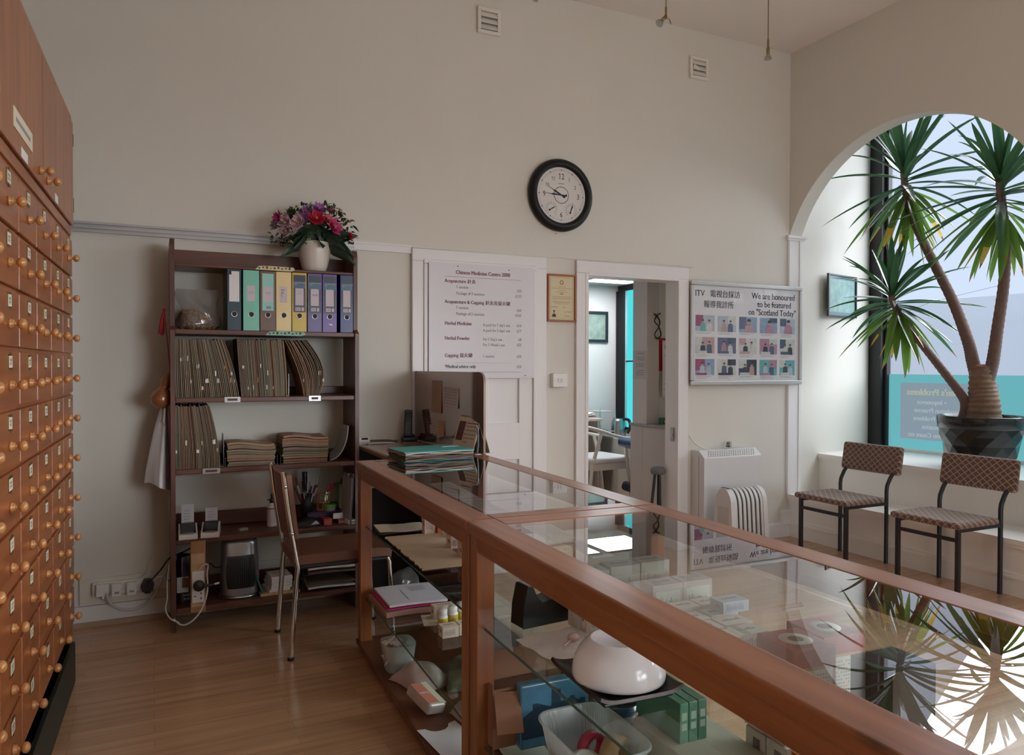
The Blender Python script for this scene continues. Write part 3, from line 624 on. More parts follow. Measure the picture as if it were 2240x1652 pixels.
# flower arrangement on top of the bookcase
fp = thing('flower_pot', 'white pot of purple and red artificial flowers on top of the bookcase', 'flower pot', (.822, 4.29, SZ['top']))
m = MB(); m.lathe([(0,.0),(.052,.0),(.060,.004),(.070,.03),(.083,.08),(.092,.13),(.0955,.165),(.0925,.168),(.090,.165),(.086,.13),(.0,.12)], 36); m.build('pot', mat('white_ceramic', (.74,.70,.64), .3, coat=.3), fp)
LEAF = [mat('dark_leaf', (.022,.055,.03), .45, var=.2), mat('mid_leaf', (.06,.11,.045), .5, var=.2)]
def leaf(m, base, d, L, w, droop, twist=0, n=8):
    d = Vector(d).normalized(); s = d.cross(Vector((0,0,1))); s = s.normalized() if s.length > .01 else Vector((1,0,0)); u0 = s.cross(d).normalized(); b = Vector(base); s, u0 = s*math.cos(twist)+u0*math.sin(twist), u0*math.cos(twist)-s*math.sin(twist)
    def fn(u, v):
        c = b+d*(L*u)+Vector((0,0,-droop*L*u*u)); ww = w*math.sin(PI*min(1, .06+.94*u)**.8)*(v-.5)
        return c+s*ww+u0*(abs(v-.5)*w*.25+.04*w*math.sin(u*14))
    m.sheet(fn, n, 4, .0006)
for d, L, w, dr in (((-.8,-.35,-.25),.19,.09,.35),((-.7,-.6,0),.14,.07,.5),((.8,-.3,.25),.22,.085,.15),((.75,-.5,-.4),.22,.10,.25),((.35,0,.9),.17,.06,.1),((.9,-.1,.55),.20,.07,.25),((.6,-.7,.1),.17,.09,.5),((.1,-.9,.1),.10,.07,.7),((-.9,.1,.3),.16,.07,.5),((.85,-.45,-.1),.20,.10,.4)):
    m = MB(); leaf(m, (.03*d[0], .03*d[1]-.02, .175), d, L, w*1.15, dr, .9 if d[0] > 0 else -.9); m.build('leaf', LEAF[0], fp)
def bloom(x, y, z, r, col, n=6, layers=3, cup=.5):
    m = MB(); nrm = Vector((x*3.2, -.16+y*2, z-.12)).normalized(); q = nrm.to_track_quat('Z','Y').to_matrix().to_4x4(); m.X = trm(x,y,z) @ q
    for l in range(layers):
        rr = r*(1-.28*l)
        for k in range(n):
            a = 2*PI*k/n+l*.5
            def fn(u, v, a=a, rr=rr, l=l):
                w = rr*.62*math.sin(PI*min(1,.12+.86*u))*(v-.5)*2; zz = rr*(cup+.35*l)*u*u+.08*rr*math.sin(v*PI*3)
                return (math.cos(a)*rr*u-math.sin(a)*w*.7, math.sin(a)*rr*u+math.cos(a)*w*.7, zz+.003*l)
            m.sheet(fn, 5, 4, .0005)
    m.cur = 1; m.ball((0,0,r*.3), r*.17, 8, 6)
    m.build('bloom', [col, mat('bloom_heart', (.40,.30,.08), .7)], fp)
VIO = mat('violet_petal', (.36,.13,.42), .6, var=.25, scale=25); PALE = mat('pale_pink_petal', (.62,.42,.50), .6, var=.3, scale=18); REDP = mat('crimson_petal', (.50,.012,.06), .5, var=.3, scale=25); CORAL = mat('coral_petal', (.66,.14,.20), .5, var=.2, scale=25); MAG = mat('magenta_petal', (.50,.03,.17), .5, var=.25, scale=25)
for px, py, y, r, col, n in ((672,468,-.06,.034,VIO,6),(697,460,-.05,.034,VIO,7),(665,480,-.085,.03,VIO,6),(627,488,-.09,.040,PALE,4),(653,488,-.10,.038,PALE,4),(628,505,-.10,.034,PALE,4),(610,478,-.05,.03,MAG,5),(692,480,-.10,.038,REDP,7),(716,482,-.10,.026,CORAL,8),(728,498,-.10,.040,MAG,5),(720,462,-.04,.025,MAG,5),(764,518,-.09,.022,REDP,6),(640,470,-.05,.028,mat('green_bloom', (.07,.12,.05), .7),7),(604,492,-.05,.026,mat('mauve_bloom', (.33,.2,.33), .7),6),(742,470,-.02,.022,mat('rust_bloom', (.22,.07,.05), .7),5)):
    p = at(px, py, y=4.29+y)-Vector((.822,4.29,SZ['top'])); bloom(p.x, p.y, p.z, r*1.35, col, n)
m = MB()
for i in range(420):
    px, py = rnd.uniform(592,775), rnd.uniform(445,535)
    if (px-685)**2/95**2+(py-520)**2/78**2 > 1: continue
    p = at(px, py, y=4.29+rnd.uniform(-.10,.03))-Vector((.822,4.29,SZ['top'])); m.cur = rnd.randrange(3)
    if i % 3 == 0:
        for k in range(4): m.ball(p+Vector((rnd.uniform(-.01,.01),rnd.uniform(-.01,.01),rnd.uniform(-.008,.008))), (.004,.004,.0055), 6, 4)
    else:
        m.cur = (i % 2)*2; d = Vector((rnd.uniform(-1,1),rnd.uniform(-1,.2),rnd.uniform(-.4,1))).normalized(); leaf(m, p, d, rnd.uniform(.025,.045), rnd.uniform(.012,.022), .3, rnd.uniform(-1,1), 4)
o = m.build('filler_sprigs', [LEAF[1], mat('pale_bud', (.42,.42,.26), .7), mat('moss', (.03,.05,.03), .8)], fp); o['kind'] = 'stuff'
m = MB(); m.ball((0,.01,.19), (.105,.085,.085), 20, 10); m.build('foam_base', LEAF[0], fp)

# ---------------------------------------------------------------- things hanging beside the bookcase
t = thing('gourd', 'brown dried bottle gourd hanging on a red cord left of the bookcase', 'gourd', at(346, 893, y=4.22))
m = MB(); m.lathe([(0,0),(.025,.003),(.044,.022),(.050,.048),(.043,.078),(.028,.098),(.020,.108),(.024,.120),(.030,.138),(.027,.158),(.015,.174),(.006,.186),(.004,.20)], 24, rotm(0,.28,0)); m.build('shell', mat('gourd_skin', (.26,.09,.03), .28, var=.25, scale=9, coat=.3), t)
m = MB(); m.tube([(.055,0,.19),(.045,0,.33),(.03,-.005,.50)], .0022); m.build('cord', mat('red_cord', (.32,.01,.02), .7), t)
m = MB()
for i in range(26):
    a = rnd.uniform(0,6.28); r = rnd.uniform(.002,.012); m.tube([(.03+r*.3*math.cos(a),-.005+r*.3*math.sin(a),.50),(.022+r*math.cos(a),-.005+r*math.sin(a),.45),(.016+1.5*r*math.cos(a),-.005+1.3*r*math.sin(a),.365+rnd.uniform(0,.02))], .0016, 4)
m.ball((.03,-.005,.50), .009, 8, 6); m.build('tassel', mat('red_cord', (0,0,0)), t)
ct0, ctl, ctr = at(363, 872, y=4.27), at(317, 1056, y=4.27), at(373, 1066, y=4.27)
def coat(u, v):
    w = min(1, .10+v*1.05)**.85; q = ct0+(ctl-ct0)*v*(1-u)*w/max(v,.3)*max(v,.3)+(ctr-ct0)*v*u
    f = .010*math.sin(u*9+v*3)*(.2+v)+.022*math.exp(-((u-.62)/.10)**2)*v
    return (q.x-.02*math.sin(PI*v)*(1-u)*.8, 4.27-.09*math.sin(PI*min(1,u*.9+.05))*(.35+.65*v)-f, q.z+.012*math.sin(u*5)*v)
c = MB(); c.sheet(coat, 36, 24, .004)
o = solo(c, 'white_coat', mat('white_cotton', (.66,.64,.66), .8, var=.05, bump=.05), 'white coat hanging from a hook on the left side of the bookcase', 'coat')
q = MB(); q.sheet(lambda u, v: Vector(coat(.55+.25*u, .08+.25*v))+Vector((-.004,-.012-.01*math.sin(u*3),0)), 8, 10, .004); q.build('lapel', mat('white_cotton', (0,0,0)), o)

# ---------------------------------------------------------------- things on the wide bookcase shelf
zd = SZ['d']+.0005
SCR = mat('dark_screen', (.012,.014,.018), .12)
for px, lab in ((411,'white card payment terminal with a tall receipt, left one on the bookcase shelf'),(461,'white card payment terminal with a shorter receipt, right one on the bookcase shelf')):
    p = at(px, 1150, y=4.19); t = thing('card_terminal', lab, 'card terminal', (p.x, 4.18, zd), -.12 if px > 440 else -.02, 'card terminals')
    m = MB(); m.prism([(-.085,0),(.07,0),(.07,.052),(.055,.06),(-.085,.026)], .088, Matrix(((0,0,1,-.044),(1,0,0,0),(0,1,0,0),(0,0,0,1)))); m.build('base', WPL, t, .008, 3)
    m = MB(); m.boxc((0,-.012,.048), (.072,.125,.004), rotm(.235,0,0)); m.build('screen', SCR, t, .002)
    m = MB(); m.boxc((0,-.078,.0335), (.05,.012,.002), rotm(.235,0,0)); m.build('trim', GREYINK, t)
    h = .105 if px < 440 else .078
    m = MB(); m.sheet(lambda u, v: (-.030+.06*u, .05+.012*math.sin(v*2.0), .052+h*v), 4, 10, .0004); m.cur = 1
    for k in range(5): m.box(-.018, .014-.004*(k%2), .0508+.002*k, .0512+.002*k, .066+.014*k, .068+.014*k) if k*.014 < h-.03 else None
    m.build('receipt', [mat('receipt_paper', (.66,.67,.74), .6), GREYINK], t)
def cyl_thing(name, lab, cat, px, y, z, prof, mt, extra=None, group=None, n=24):
    t = thing(name, lab, cat, (at(px, 1100, y=y).x, y, z), 0, group); m = MB(); m.lathe(prof, n); m.build('body', mt, t)
    if extra: extra(t)
    return t
def _b(t):
    m = MB(); m.lathe([(.0,.128),(.013,.128),(.013,.150),(.006,.152),(.005,.178),(.0,.179)], 16); m.boxc((-.014,0,.145),(.022,.008,.006)); m.build('nozzle', BLACK, t)
    m = MB(); m.lathe([(.0275,.02),(.0276,.095)], 24, None, a0=-PI*.95, a1=-PI*.05); m.build('label', mat('pale_label', (.66,.66,.70), .5), t)
    m = MB(); m.lathe([(.0278,.096),(.0278,.101)], 24); m.build('band', BLACK, t)
cyl_thing('glue_bottle', 'white squeeze bottle with black nozzle left of the brown chair back', 'bottle', 595, 4.27, zd, [(0,0),(.026,0),(.027,.004),(.027,.105),(.024,.116),(.013,.126),(.012,.13),(0,.13)], WPL, _b)
cyl_thing('red_canister', 'tall dark red canister behind the brown chair back', 'canister', 622, 4.35, zd, [(0,0),(.022,0),(.023,.003),(.023,.215),(.019,.225),(0,.226)], mat('dark_red_tin', (.18,.012,.02), .35))
m = MB(); m.box(-.022,.022,-.013,.013,0,.012); m.box(-.018,.018,-.009,.009,.012,.014); solo(m, 'clear_case', FROST, 'small clear plastic case lying between card terminals and the glue bottle', 'case', (at(532,1140,y=4.22).x,4.22,zd), .3, bevel=.002)
x0, x1 = at(668,1120,y=4.32).x, at(752,1120,y=4.32).x
t = thing('purple_box', 'dark purple storage box under the pen pots on the bookcase shelf', 'box', ((x0+x1)/2, 4.33, zd)); w = (x1-x0)/2
m = MB(); m.box(-w,w,-.07,.07,0,.048); PUR = mat('dark_purple', (.06,.012,.07), .4); m.build('base', PUR, t, .004)
m = MB(); m.box(-w-.002,w+.002,-.072,.072,.048,.058); m.build('lid', PUR, t, .003)
zb = zd+.0585
PENC = [mat('pen_%d' % i, c, .3) for i, c in enumerate([(.02,.02,.03),(.03,.04,.16),(.30,.02,.02),(.45,.45,.48),(.05,.05,.06),(.5,.5,.52)])]
t = thing('pen_pot', 'black mesh pen pot crammed beside the chair back on the bookcase shelf', 'pen pot', (at(672,1090,y=4.30).x, 4.31, zb))
m = MB(); m.lathe([(0,0),(.030,0),(.032,.002),(.036,.095),(.034,.095),(.030,.004),(0,.004)], 20); m.build('pot', BLACK, t)
px0 = t.location.copy()
for i in range(13):
    a = 2*PI*i/13+rnd.uniform(-.2,.2); r = rnd.uniform(.006,.02); l = rnd.uniform(.13,.185); tx, ty = .055*math.cos(a), .04*math.sin(a)
    kind = ['black','blue','red','silver','dark grey','pale'][i%6]
    t = thing('pen', kind+' pen standing in the black mesh pen pot', 'pen', px0+Vector((r*math.cos(a), r*math.sin(a), .006)), 0, kind+' pens in the black mesh pot')
    d = Vector((tx, ty, l)).normalized(); m = MB(); m.tube([(0,0,0), d*.01, d*(l-.03), d*l], [.001,.004,.0042,.0035], 8); m.build('barrel', PENC[i%6], t)
    m = MB(); m.tube([d*(l-.045), d*(l+.004)], .005, 8); m.build('cap', PENC[(i+3)%6], t)
t = thing('marker_pen', 'fat black marker pen with purple cap standing tallest behind the pens', 'marker', (at(668,1090,y=4.345).x, 4.362, zb))
m = MB(); m.tube([(0,0,0),(0,0,.15)], .013, 14); m.build('barrel', BLACK, t); m = MB(); m.tube([(0,0,.15),(0,0,.215)], .0145, 14); m.build('cap', mat('navy_cap', (.015,.012,.05), .35), t)
t = thing('wire_pot', 'orange wire pot holding red scissors on the bookcase shelf', 'pot', (at(707,1085,y=4.31).x, 4.32, zb)); ORW = mat('orange_wire', (.42,.16,.02), .4)
m = MB()
for k in range(20): a = 2*PI*k/20; m.tube([(.034*math.cos(a),.034*math.sin(a),0),(.038*math.cos(a),.038*math.sin(a),.088)], .0014, 5)
for z, r in ((.001,.034),(.045,.036),(.088,.038)): m.tube([(r*math.cos(2*PI*k/24), r*math.sin(2*PI*k/24), z) for k in range(25)], .0022, 5)
m.lathe([(0,0),(.034,0),(.034,.002),(0,.002)], 20); m.build('wire_cage', ORW, t)
t = thing('scissors', 'red handled scissors standing in the orange wire pot', 'scissors', (at(712,1085,y=4.31).x, 4.32, zb+.003)); RH_ = mat('red_handle', (.36,.012,.02), .35)
m = MB(); m.boxc((-.002,0,.05),(.010,.0025,.10),rotm(0,.25,0)); m.boxc((.006,.003,.05),(.010,.0025,.10),rotm(0,.35,0)); m.build('blades', STEEL, t)
m = MB()
for cx, cz, s in ((.024,.118,.0),(.042,.124,.15)): m.tube([(cx+.010*math.cos(2*PI*k/16)+.45*.022*math.sin(2*PI*k/16), 0, cz+.022*math.sin(2*PI*k/16)) for k in range(17)], .0042, 7, False)
m.build('handles', RH_, t)
t = thing('lidded_tub', 'small clear tub with bright green lid in front of the wire pot', 'tub', (at(722,1090,y=4.27).x, 4.275, zb))
m = MB(); m.lathe([(0,0),(.030,0),(.034,.024),(0,.024)], 20); m.build('tub', FROST, t); m = MB(); m.lathe([(0,.024),(.036,.024),(.037,.032),(.033,.036),(0,.036)], 20); m.build('lid', mat('bright_green', (.10,.42,.04), .4), t)
t = thing('green_caddy', 'pale green upright plastic caddy next to the clipboard', 'caddy', (at(751,1080,y=4.34).x, 4.345, zb))
m = MB(); m.box(-.030,.030,-.035,.035,0,.125); m.build('body', mat('pale_green', (.28,.46,.30), .45), t, .004); m = MB(); m.box(-.032,.032,-.037,.037,.125,.142); m.build('lid', mat('leaf_green', (.12,.34,.10), .4), t, .003)
m = MB(); m.box(-.012,.018,-.02,.02,.142,.165); m.build('clip', BLACK, t, .004)
t = thing('clipboard', 'grey clipboard with papers standing against the right side of the bookcase', 'clipboard', (.985, 4.20, zd), 0)
m = MB(); m.boxc((0,0,.14),(.004,.16,.28),rotm(0,.06,.12)); m.build('board', mat('grey_board', (.20,.16,.15), .6), t); m = MB(); m.boxc((-.006,0,.13),(.003,.15,.25),rotm(0,.06,.12)); m.build('papers', mat('greyish_paper', (.42,.40,.42), .7), t)
m = MB(); m.boxc((-.002,0,.268),(.014,.07,.022),rotm(0,.06,.12)); m.build('clip', STEEL, t, .003)
t = thing('black_pouch', 'black zip pouch with a white patch at front edge of the bookcase shelf', 'pouch', (at(675,1130,y=4.21).x, 4.20, zd))
m = MB(); m.sheet(lambda u, v: ((u-.5)*.15, (v-.5)*.07, .002+.040*(math.sin(PI*u)*math.sin(PI*v))**.5+.004*math.sin(u*11+v*5)), 18, 10); m.box(-.072,.072,-.032,.032,0,.003); m.build('pouch', mat('black_nylon', (.012,.012,.014), .5, bump=.2), t)
m = MB(); m.prism([(.005,.008),(.052,.010),(.034,.030),(.022,.024)], .001, on_back(0,0,-.034)); m.build('patch', mat('pale_patch', (.55,.62,.68), .5), t)
for px, y, d, c, nm, lab in ((714,4.19,(.046,.06,.034),(.45,.03,.025),'red_carton','bright red small carton on front edge of the bookcase shelf'),(742,4.215,(.040,.09,.024),(.16,.012,.03),'maroon_carton','maroon small carton right of the bright red carton')):
    m = MB(); m.box(-d[0]/2,d[0]/2,-d[1]/2,d[1]/2,0,d[2]); m.cur = 1; m.box(-d[0]*.35,d[0]*.35,-d[1]/2-.0005,-d[1]/2,d[2]*.35,d[2]*.6)
    solo(m, nm, [mat(nm, c, .4), mat('carton_print', (.60,.10,.06), .4)], lab, 'carton', (at(px,1140,y=y).x, y, zd), .1, bevel=.001)
m = MB(); m.box(-.028,.028,0,.004,0,.03); solo(m, 'price_tag', PAPER, 'small white card standing on the maroon carton', 'card', (at(738,1125,y=4.22).x, 4.20, zd+.0243), .1)
t = thing('long_carton', 'long white carton with black print pointing out of the right shelf end', 'carton', (at(762,1140,y=4.19).x, 4.205, zd), .25)
m = MB(); m.box(-.032,.032,-.07,.07,0,.022); m.build('carton', PAPER, t, .001); m = MB()
for k in range(5): m.box(-.026+.011*k,-.018+.011*k,-.0708,-.07,.005+.002*(k%2),.014)
m.box(.012,.026,-.0708,-.07,.012,.018); m.build('print', INK, t)

# ---------------------------------------------------------------- foot of the bookcase
ze = SZ['e']+.0005
t = thing('socket_post', 'upright pine board with a white socket strip at the bookcase foot', 'socket strip', (at(433,1250,y=4.13).x, 4.118, .095))
m = MB(); m.box(-.036,.036,0,.018,0,.365); m.build('board', wood('raw_pine', (.34,.16,.06), (.50,.27,.11), 'z', .5), t, .002)
m = MB(); m.box(-.032,.030,-.003,0,.03,.30); m.build('backing_board', wood('pale_pine', (.56,.38,.20), (.66,.48,.27), 'z', .6), t)
m = MB(); m.box(-.031,.029,-.024,-.003,.055,.215); so = m.build('socket_strip', WPL, t, .005)
m = MB()
for dz in (.035,): m.box(-.022,-.010,-.0252,-.0238,.055+dz-.002,.055+dz+.002); m.box(.010,.015,-.0252,-.0238,.055+dz+.008,.055+dz+.018); m.box(.010,.015,-.0252,-.0238,.055+dz-.018,.055+dz-.008)
m.build('pin_slots', INK, so)
m = MB(); m.lathe([(0,.030),(.020,.030),(.026,.026),(.027,.0),(0,0)], 18, trm(.002,-.024,.145) @ rotm(PI/2,0,0)); m.tube([(.02,-.038,.145),(.05,-.040,.142),(.075,-.036,.145)], [.010,.007,.005], 8); m.build('plug', BLACK, t)
m = MB(); m.tube([(.075,-.036,.145),(.098,-.034,.148)], .0052, 8); m.build('plug_tip', PAPER, t)
def cable(name, pts, r, mt, lab, sm=6):
    P = [Vector(p) for p in pts]; out = []
    for i in range(len(P)-1):
        p0, p1, p2, p3 = P[max(i-1,0)], P[i], P[i+1], P[min(i+2,len(P)-1)]
        for k in range(sm):
            u = k/sm; out.append(.5*((2*p1)+(p2-p0)*u+(2*p0-5*p1+4*p2-p3)*u*u+(3*p1-p0-3*p2+p3)*u**3))
    out.append(P[-1]); m = MB(); m.tube(out, r, 7); return solo(m, name, mt, lab, 'cable')
WCAB = mat('white_cable', (.66,.65,.64), .4); BCAB = mat('black_cable', (.015,.015,.017), .4)
A = lambda x, y, d: at(x, y, y=d)
cable('cable', [A(436,1250,4.10),A(443,1237,4.09),A(455,1236,4.09),A(453,1255,4.085),A(454,1290,4.08),A(445,1325,4.07),A(425,1355,4.06),A(400,1368,4.07),A(380,1355,4.11)], .0042, WCAB, 'white cable looping from the socket post down over the bottom shelf')
cable('cable', [A(456,1262,4.11),A(456,1240,4.11),A(460,1233,4.11),A(470,1241,4.13),A(483,1240,4.18)], .0036, BCAB, 'black cable running from the socket post to the fan heater')
t = thing('shopping_bag', 'black printed carrier bag with pale patches behind the socket post', 'bag', (at(402,1290,y=4.27).x, 4.28, ze))
m = MB(); m.sheet(lambda u, v: ((.052+.006*math.sin(v*8+u*20))*math.cos(2*PI*u)*(1-.35*v*v), .075*math.sin(2*PI*u)*(1-.4*v*v)+.006*math.sin(u*25), .235*v), 30, 14); m.build('bag', mat('black_film', (.012,.012,.014), .3), t)
m = MB(); m.sheet(lambda u, v: (-.035+.055*u, -.080-.002*math.sin(u*9), .06+.08*v), 6, 4, .001); m.cur = 1; m.sheet(lambda u, v: (-.01+.04*u, -.083, .085+.05*v), 3, 3, .001); m.build('patch', [mat('pale_patch', (0,0,0)), mat('rust_print', (.16,.05,.03), .5)], t)
m = MB(); m.text('HAI\nXIAN', .020, on_back(-.005,.04,-.085), serif=False); m.build('lettering', mat('pale_patch', (0,0,0)), t)
# fan heater
t = thing('fan_heater', 'silver ceramic fan heater with black grille at the bookcase foot', 'heater', (at(524,1290,y=4.24).x, 4.25, ze))
def hp(u, v):
    z = .305*v; w = .098*(1-.10*abs(v-.35)**1.5*2-.10*max(0,v-.8)); dd = .075*(1-.08*v)
    a = 2*PI*u; ca, sa = math.cos(a), math.sin(a); e = .62
    r = 1 if v < .9 else math.sqrt(max(0, 1-((v-.9)/.115)**2))
    return (w*math.copysign(abs(ca)**e, ca)*r, dd*math.copysign(abs(sa)**e, sa)*r-.01*math.sin(PI*v), .018+z)
m = MB(); m.sheet(hp, 40, 24); m.build('housing', mat('silver_plastic', (.42,.43,.46), .28, .75), t)
m = MB(); m.sheet(lambda u, v: (-.066+.132*u+.008*math.sin(PI*v)*(u-.5)*2, -.081-.012*math.sin(PI*(.15+.75*v))+.012*(2*u-1)**2, .055+.172*v), 14, 12, .004); g = m.build('grille', BLACK, t)
m = MB()
for k in range(11): x = -.05+.01*k; m.tube([(x,-.088-.010*math.sin(PI*(.15+.75*v))+.012*(x/.066)**2, .065+.15*v) for v in (0,.25,.5,.75,1)], .0018, 5)
m.build('grille_bars', mat('dark_bar', (.03,.03,.033), .3), g)
m = MB(); m.lathe([(0,0),(.105,0),(.107,.008),(.10,.018),(0,.018)], 36, Matrix.Diagonal((1,.85,1,1))); m.build('base', STEEL, t)
m = MB(); m.lathe([(0,0),(.052,0),(.05,.010),(0,.012)], 24, trm(0,-.012,.312) @ Matrix.Diagonal((1,.8,1,1))); m.build('control_panel', BLACK, t)
# leaflets and files
x = at(598,1280,y=4.22).x
m = MB(); m.box(-.085,.12,-.07,.12,0,.014); solo(m, 'wooden_board', wood('pale_pine', (0,0,0), (0,0,0)), 'pale wooden board under the white leaflets right of the fan heater', 'board', (x+.01,4.225,ze), bevel=.002)
for k in range(9):
    m = MB(); m.box(-.055,.055,-.07,.07,0,.0085); m.cur = 1
    if k == 8: 
        for q in range(4): m.box(-.03,.03-.008*(q%2),-.05+.03*q,-.045+.03*q,.0085,.0087)
    solo(m, 'leaflet_pad', [PAPER, mat('red_print', (.40,.06,.05), .6)], 'white leaflet pad topmost of the small pile right of the fan heater' if k == 8 else 'white leaflet pad in the small pile right of the fan heater', 'leaflet', (x+.02+rnd.uniform(-.006,.006)+.002*k, 4.235+rnd.uniform(-.004,.006), ze+.0145+.0088*k), .12+rnd.uniform(-.06,.06), None if k == 8 else 'leaflet pads by the fan heater')
m = MB(); m.boxc((0,0,.05),(.010,.14,.10),rotm(0,-.35,.1)); solo(m, 'teal_booklet', mat('teal_cover', (.03,.16,.20), .4), 'teal booklet leaning against the leaflet pile beside the fan heater', 'booklet', (x-.085,4.24,ze+.0155))
xx = at(718,1280,y=4.25).x
t = thing('document_tray', 'black two tier document tray under the brown chair seat level', 'tray', (xx, 4.27, ze)); m = MB()
for z in (.004,.085): m.box(-.155,.155,-.11,.13,z,z+.004); m.box(-.155,.155,.126,.13,z,z+.03); m.box(-.155,-.151,-.11,.13,z,z+.03); m.box(.151,.155,-.11,.13,z,z+.03)
m.build('tiers', BLKP, t)
for sx in (-.153,.153):
    for sy in (-.105,.125): m = MB(); m.tube([(sx,sy,0),(sx,sy,.12)], .003, 6); m.build('post', BLKP, t)
for k in range(4):
    c, nm = ((.72,.72,.75),'white ring of papers')if k < 2 else ((.10,.09,.08),'dark card')
    m = MB(); m.sheet(lambda u, v: (-.13+.26*u, -.12+.22*v, .012+.02*v*(k%2)+.003*math.sin(u*5)), 6, 5, .010)
    solo(m, 'papers', PAPER if k in (0,3) else FOLC[5], ['white papers on the lower tier of the black document tray','dark card folder on the lower tier of the black document tray','dark card folder on the upper tier of the black document tray','white papers on top of the black document tray'][k], 'papers', (xx, 4.26, ze+(.0085,.032,.0895,.112)[k]))

# ---------------------------------------------------------------- wall sockets by the drawer cabinet
t = thing('extension_socket', 'long white extension socket on the old skirting board left of the bookcase', 'socket', (at(285,1282,y=4.43).x, D-.015, at(285,1280,y=4.43).z)); hw = .175
m = MB(); m.box(-hw,hw,-.03,0,-.033,.033); m.build('strip', WPL, t, .006)
m = MB(); m.box(-hw+.02,-hw+.078,-.062,-.03,-.030,.030); m.tube([(-hw+.05,-.05,-.03),(-hw+.05,-.05,-.045)],.008,8); m.build('plug', WPL, t, .010, 3)['label'] = 'white round cornered plug'
for x in (-.062,.008): m = MB(); m.box(x-.022,x+.022,-.068,-.03,-.036,.028); m.cur = 1; m.box(x-.010,x+.012,-.0685,-.067,-.022,-.012); m.build('usb_charger', [WPL, GREYINK], t, .004)['label'] = 'white square charger plug'
for x in (-.028,.042): m = MB(); m.box(x-.008,x+.008,-.034,-.03,-.014,.006); m.build('switch', WPL, t, .002)
m = MB(); m.prism([(-.026,-.030),(.026,-.030),(.032,.006),(.016,.034),(-.016,.034),(-.032,.006)], .034, on_back(.082,0,-.03)); m.box(.066,.098,-.06,-.03,-.042,-.028); m.build('plug', BLACK, t, .005)['label'] = 'black plug'
m = MB(); m.lathe([(.014,0),(.016,.004),(.012,.009),(0,.010)], 14, trm(.188,-.002,.010) @ rotm(PI/2,0,0)); m.build('screw_cover', STEEL, t)
cable('cable', [A(234,1298,4.36),A(240,1318,4.38),A(262,1332,4.41),A(298,1332,4.42),A(328,1314,4.41),A(345,1288,4.39),A(356,1266,4.36),A(366,1245,4.33)], .0065, WCAB, 'thick white cable looping from the extension socket over the skirting board')
cable('cable', [A(322,1276,4.36),A(334,1266,4.36),A(352,1246,4.36),A(362,1232,4.35),A(374,1219,4.33),A(400,1208,4.33),A(425,1194,4.33)], .0042, BCAB, 'black cable rising from the extension socket to behind the bookcase')
cable('cable', [A(257,1293,4.37),A(275,1284,4.37),A(300,1270,4.40),A(321,1252,4.43),A(326,1230,4.43),A(340,1215,4.43),A(362,1202,4.43)], .0022, WCAB, 'thin white cable rising above the extension socket beside the bookcase')
cable('cable', [A(371,1235,4.20),A(366,1270,4.18),A(366,1310,4.16),A(362,1330,4.15),A(366,1345,4.12),A(376,1356,4.10),A(392,1362,4.09)], .0035, WCAB, 'white cable hanging down the left side of the bookcase to the floor')

# ---------------------------------------------------------------- brown chair at the worktop
t = thing('office_chair', 'brown padded chair with chrome legs facing the worktop beyond the counter', 'chair', (.82, 3.727, 0))
BRN = mat('brown_vinyl', (.20,.085,.055), .5, var=.08, bump=.05, bscale=200)
m = MB(); m.sheet(lambda u, v: ((u-.5)*.47, (v-.5)*.365, .472+.012*math.sin(PI*u)*math.sin(PI*v)-.010*max(0,(u-.85)/.15)), 12, 10, .052); m.build('seat', BRN, t, .014, 4)
def backf(u, v):
    z = .545+.305*v; return (-.262-.035*v-.018*math.sin(PI*u)+.02, (u-.5)*.40, z)
m = MB(); m.sheet(backf, 14, 8, -.028); m.build('backrest', BRN, t, .010, 3)
for s in (-1, 1):
    y = .203*s
    m = MB(); m.tube([(-.254,y,.012),(-.232,y,.30),(-.222,y,.42),(-.228,y,.46),(-.255,y,.62),(-.272,y,.74),(-.286,y,.865)], .0125, 14); u = m.build('upright', CHROME, t); u['label'] = 'bent chrome upright'
    m = MB(); m.lathe([(0,0),(.015,0),(.015,.014),(0,.014)], 14, trm(-.254,y,.001)); m.build('foot_cap', BLACK, u)
    m = MB()
    for z, x in ((.585,-.250),(.80,-.279)): m.lathe([(0,.006),(.006,.006),(.009,.002),(.009,0)], 12, trm(x, y-.013*1 if s < 0 else y+.013, z) @ rotm(PI/2*(1 if s < 0 else -1),0,0))
    m.build('bolt', CHROME, u)
    m = MB(); m.tube([(.235,y*.93,.012),(.215,y*.93,.405),(.205,y*.93,.425)], .011, 12); u = m.build('leg', CHROME, t)
    m = MB(); m.tube([(.207,y*.90,.418),(-.222,y*.90,.418)], .010, 8); m.build('seat_rail', BLKP, t)
    m = MB(); m.lathe([(0,0),(.014,0),(.014,.014),(0,.014)], 14, trm(.235,y*.93,.001)); m.build('foot_cap', BLACK, u)

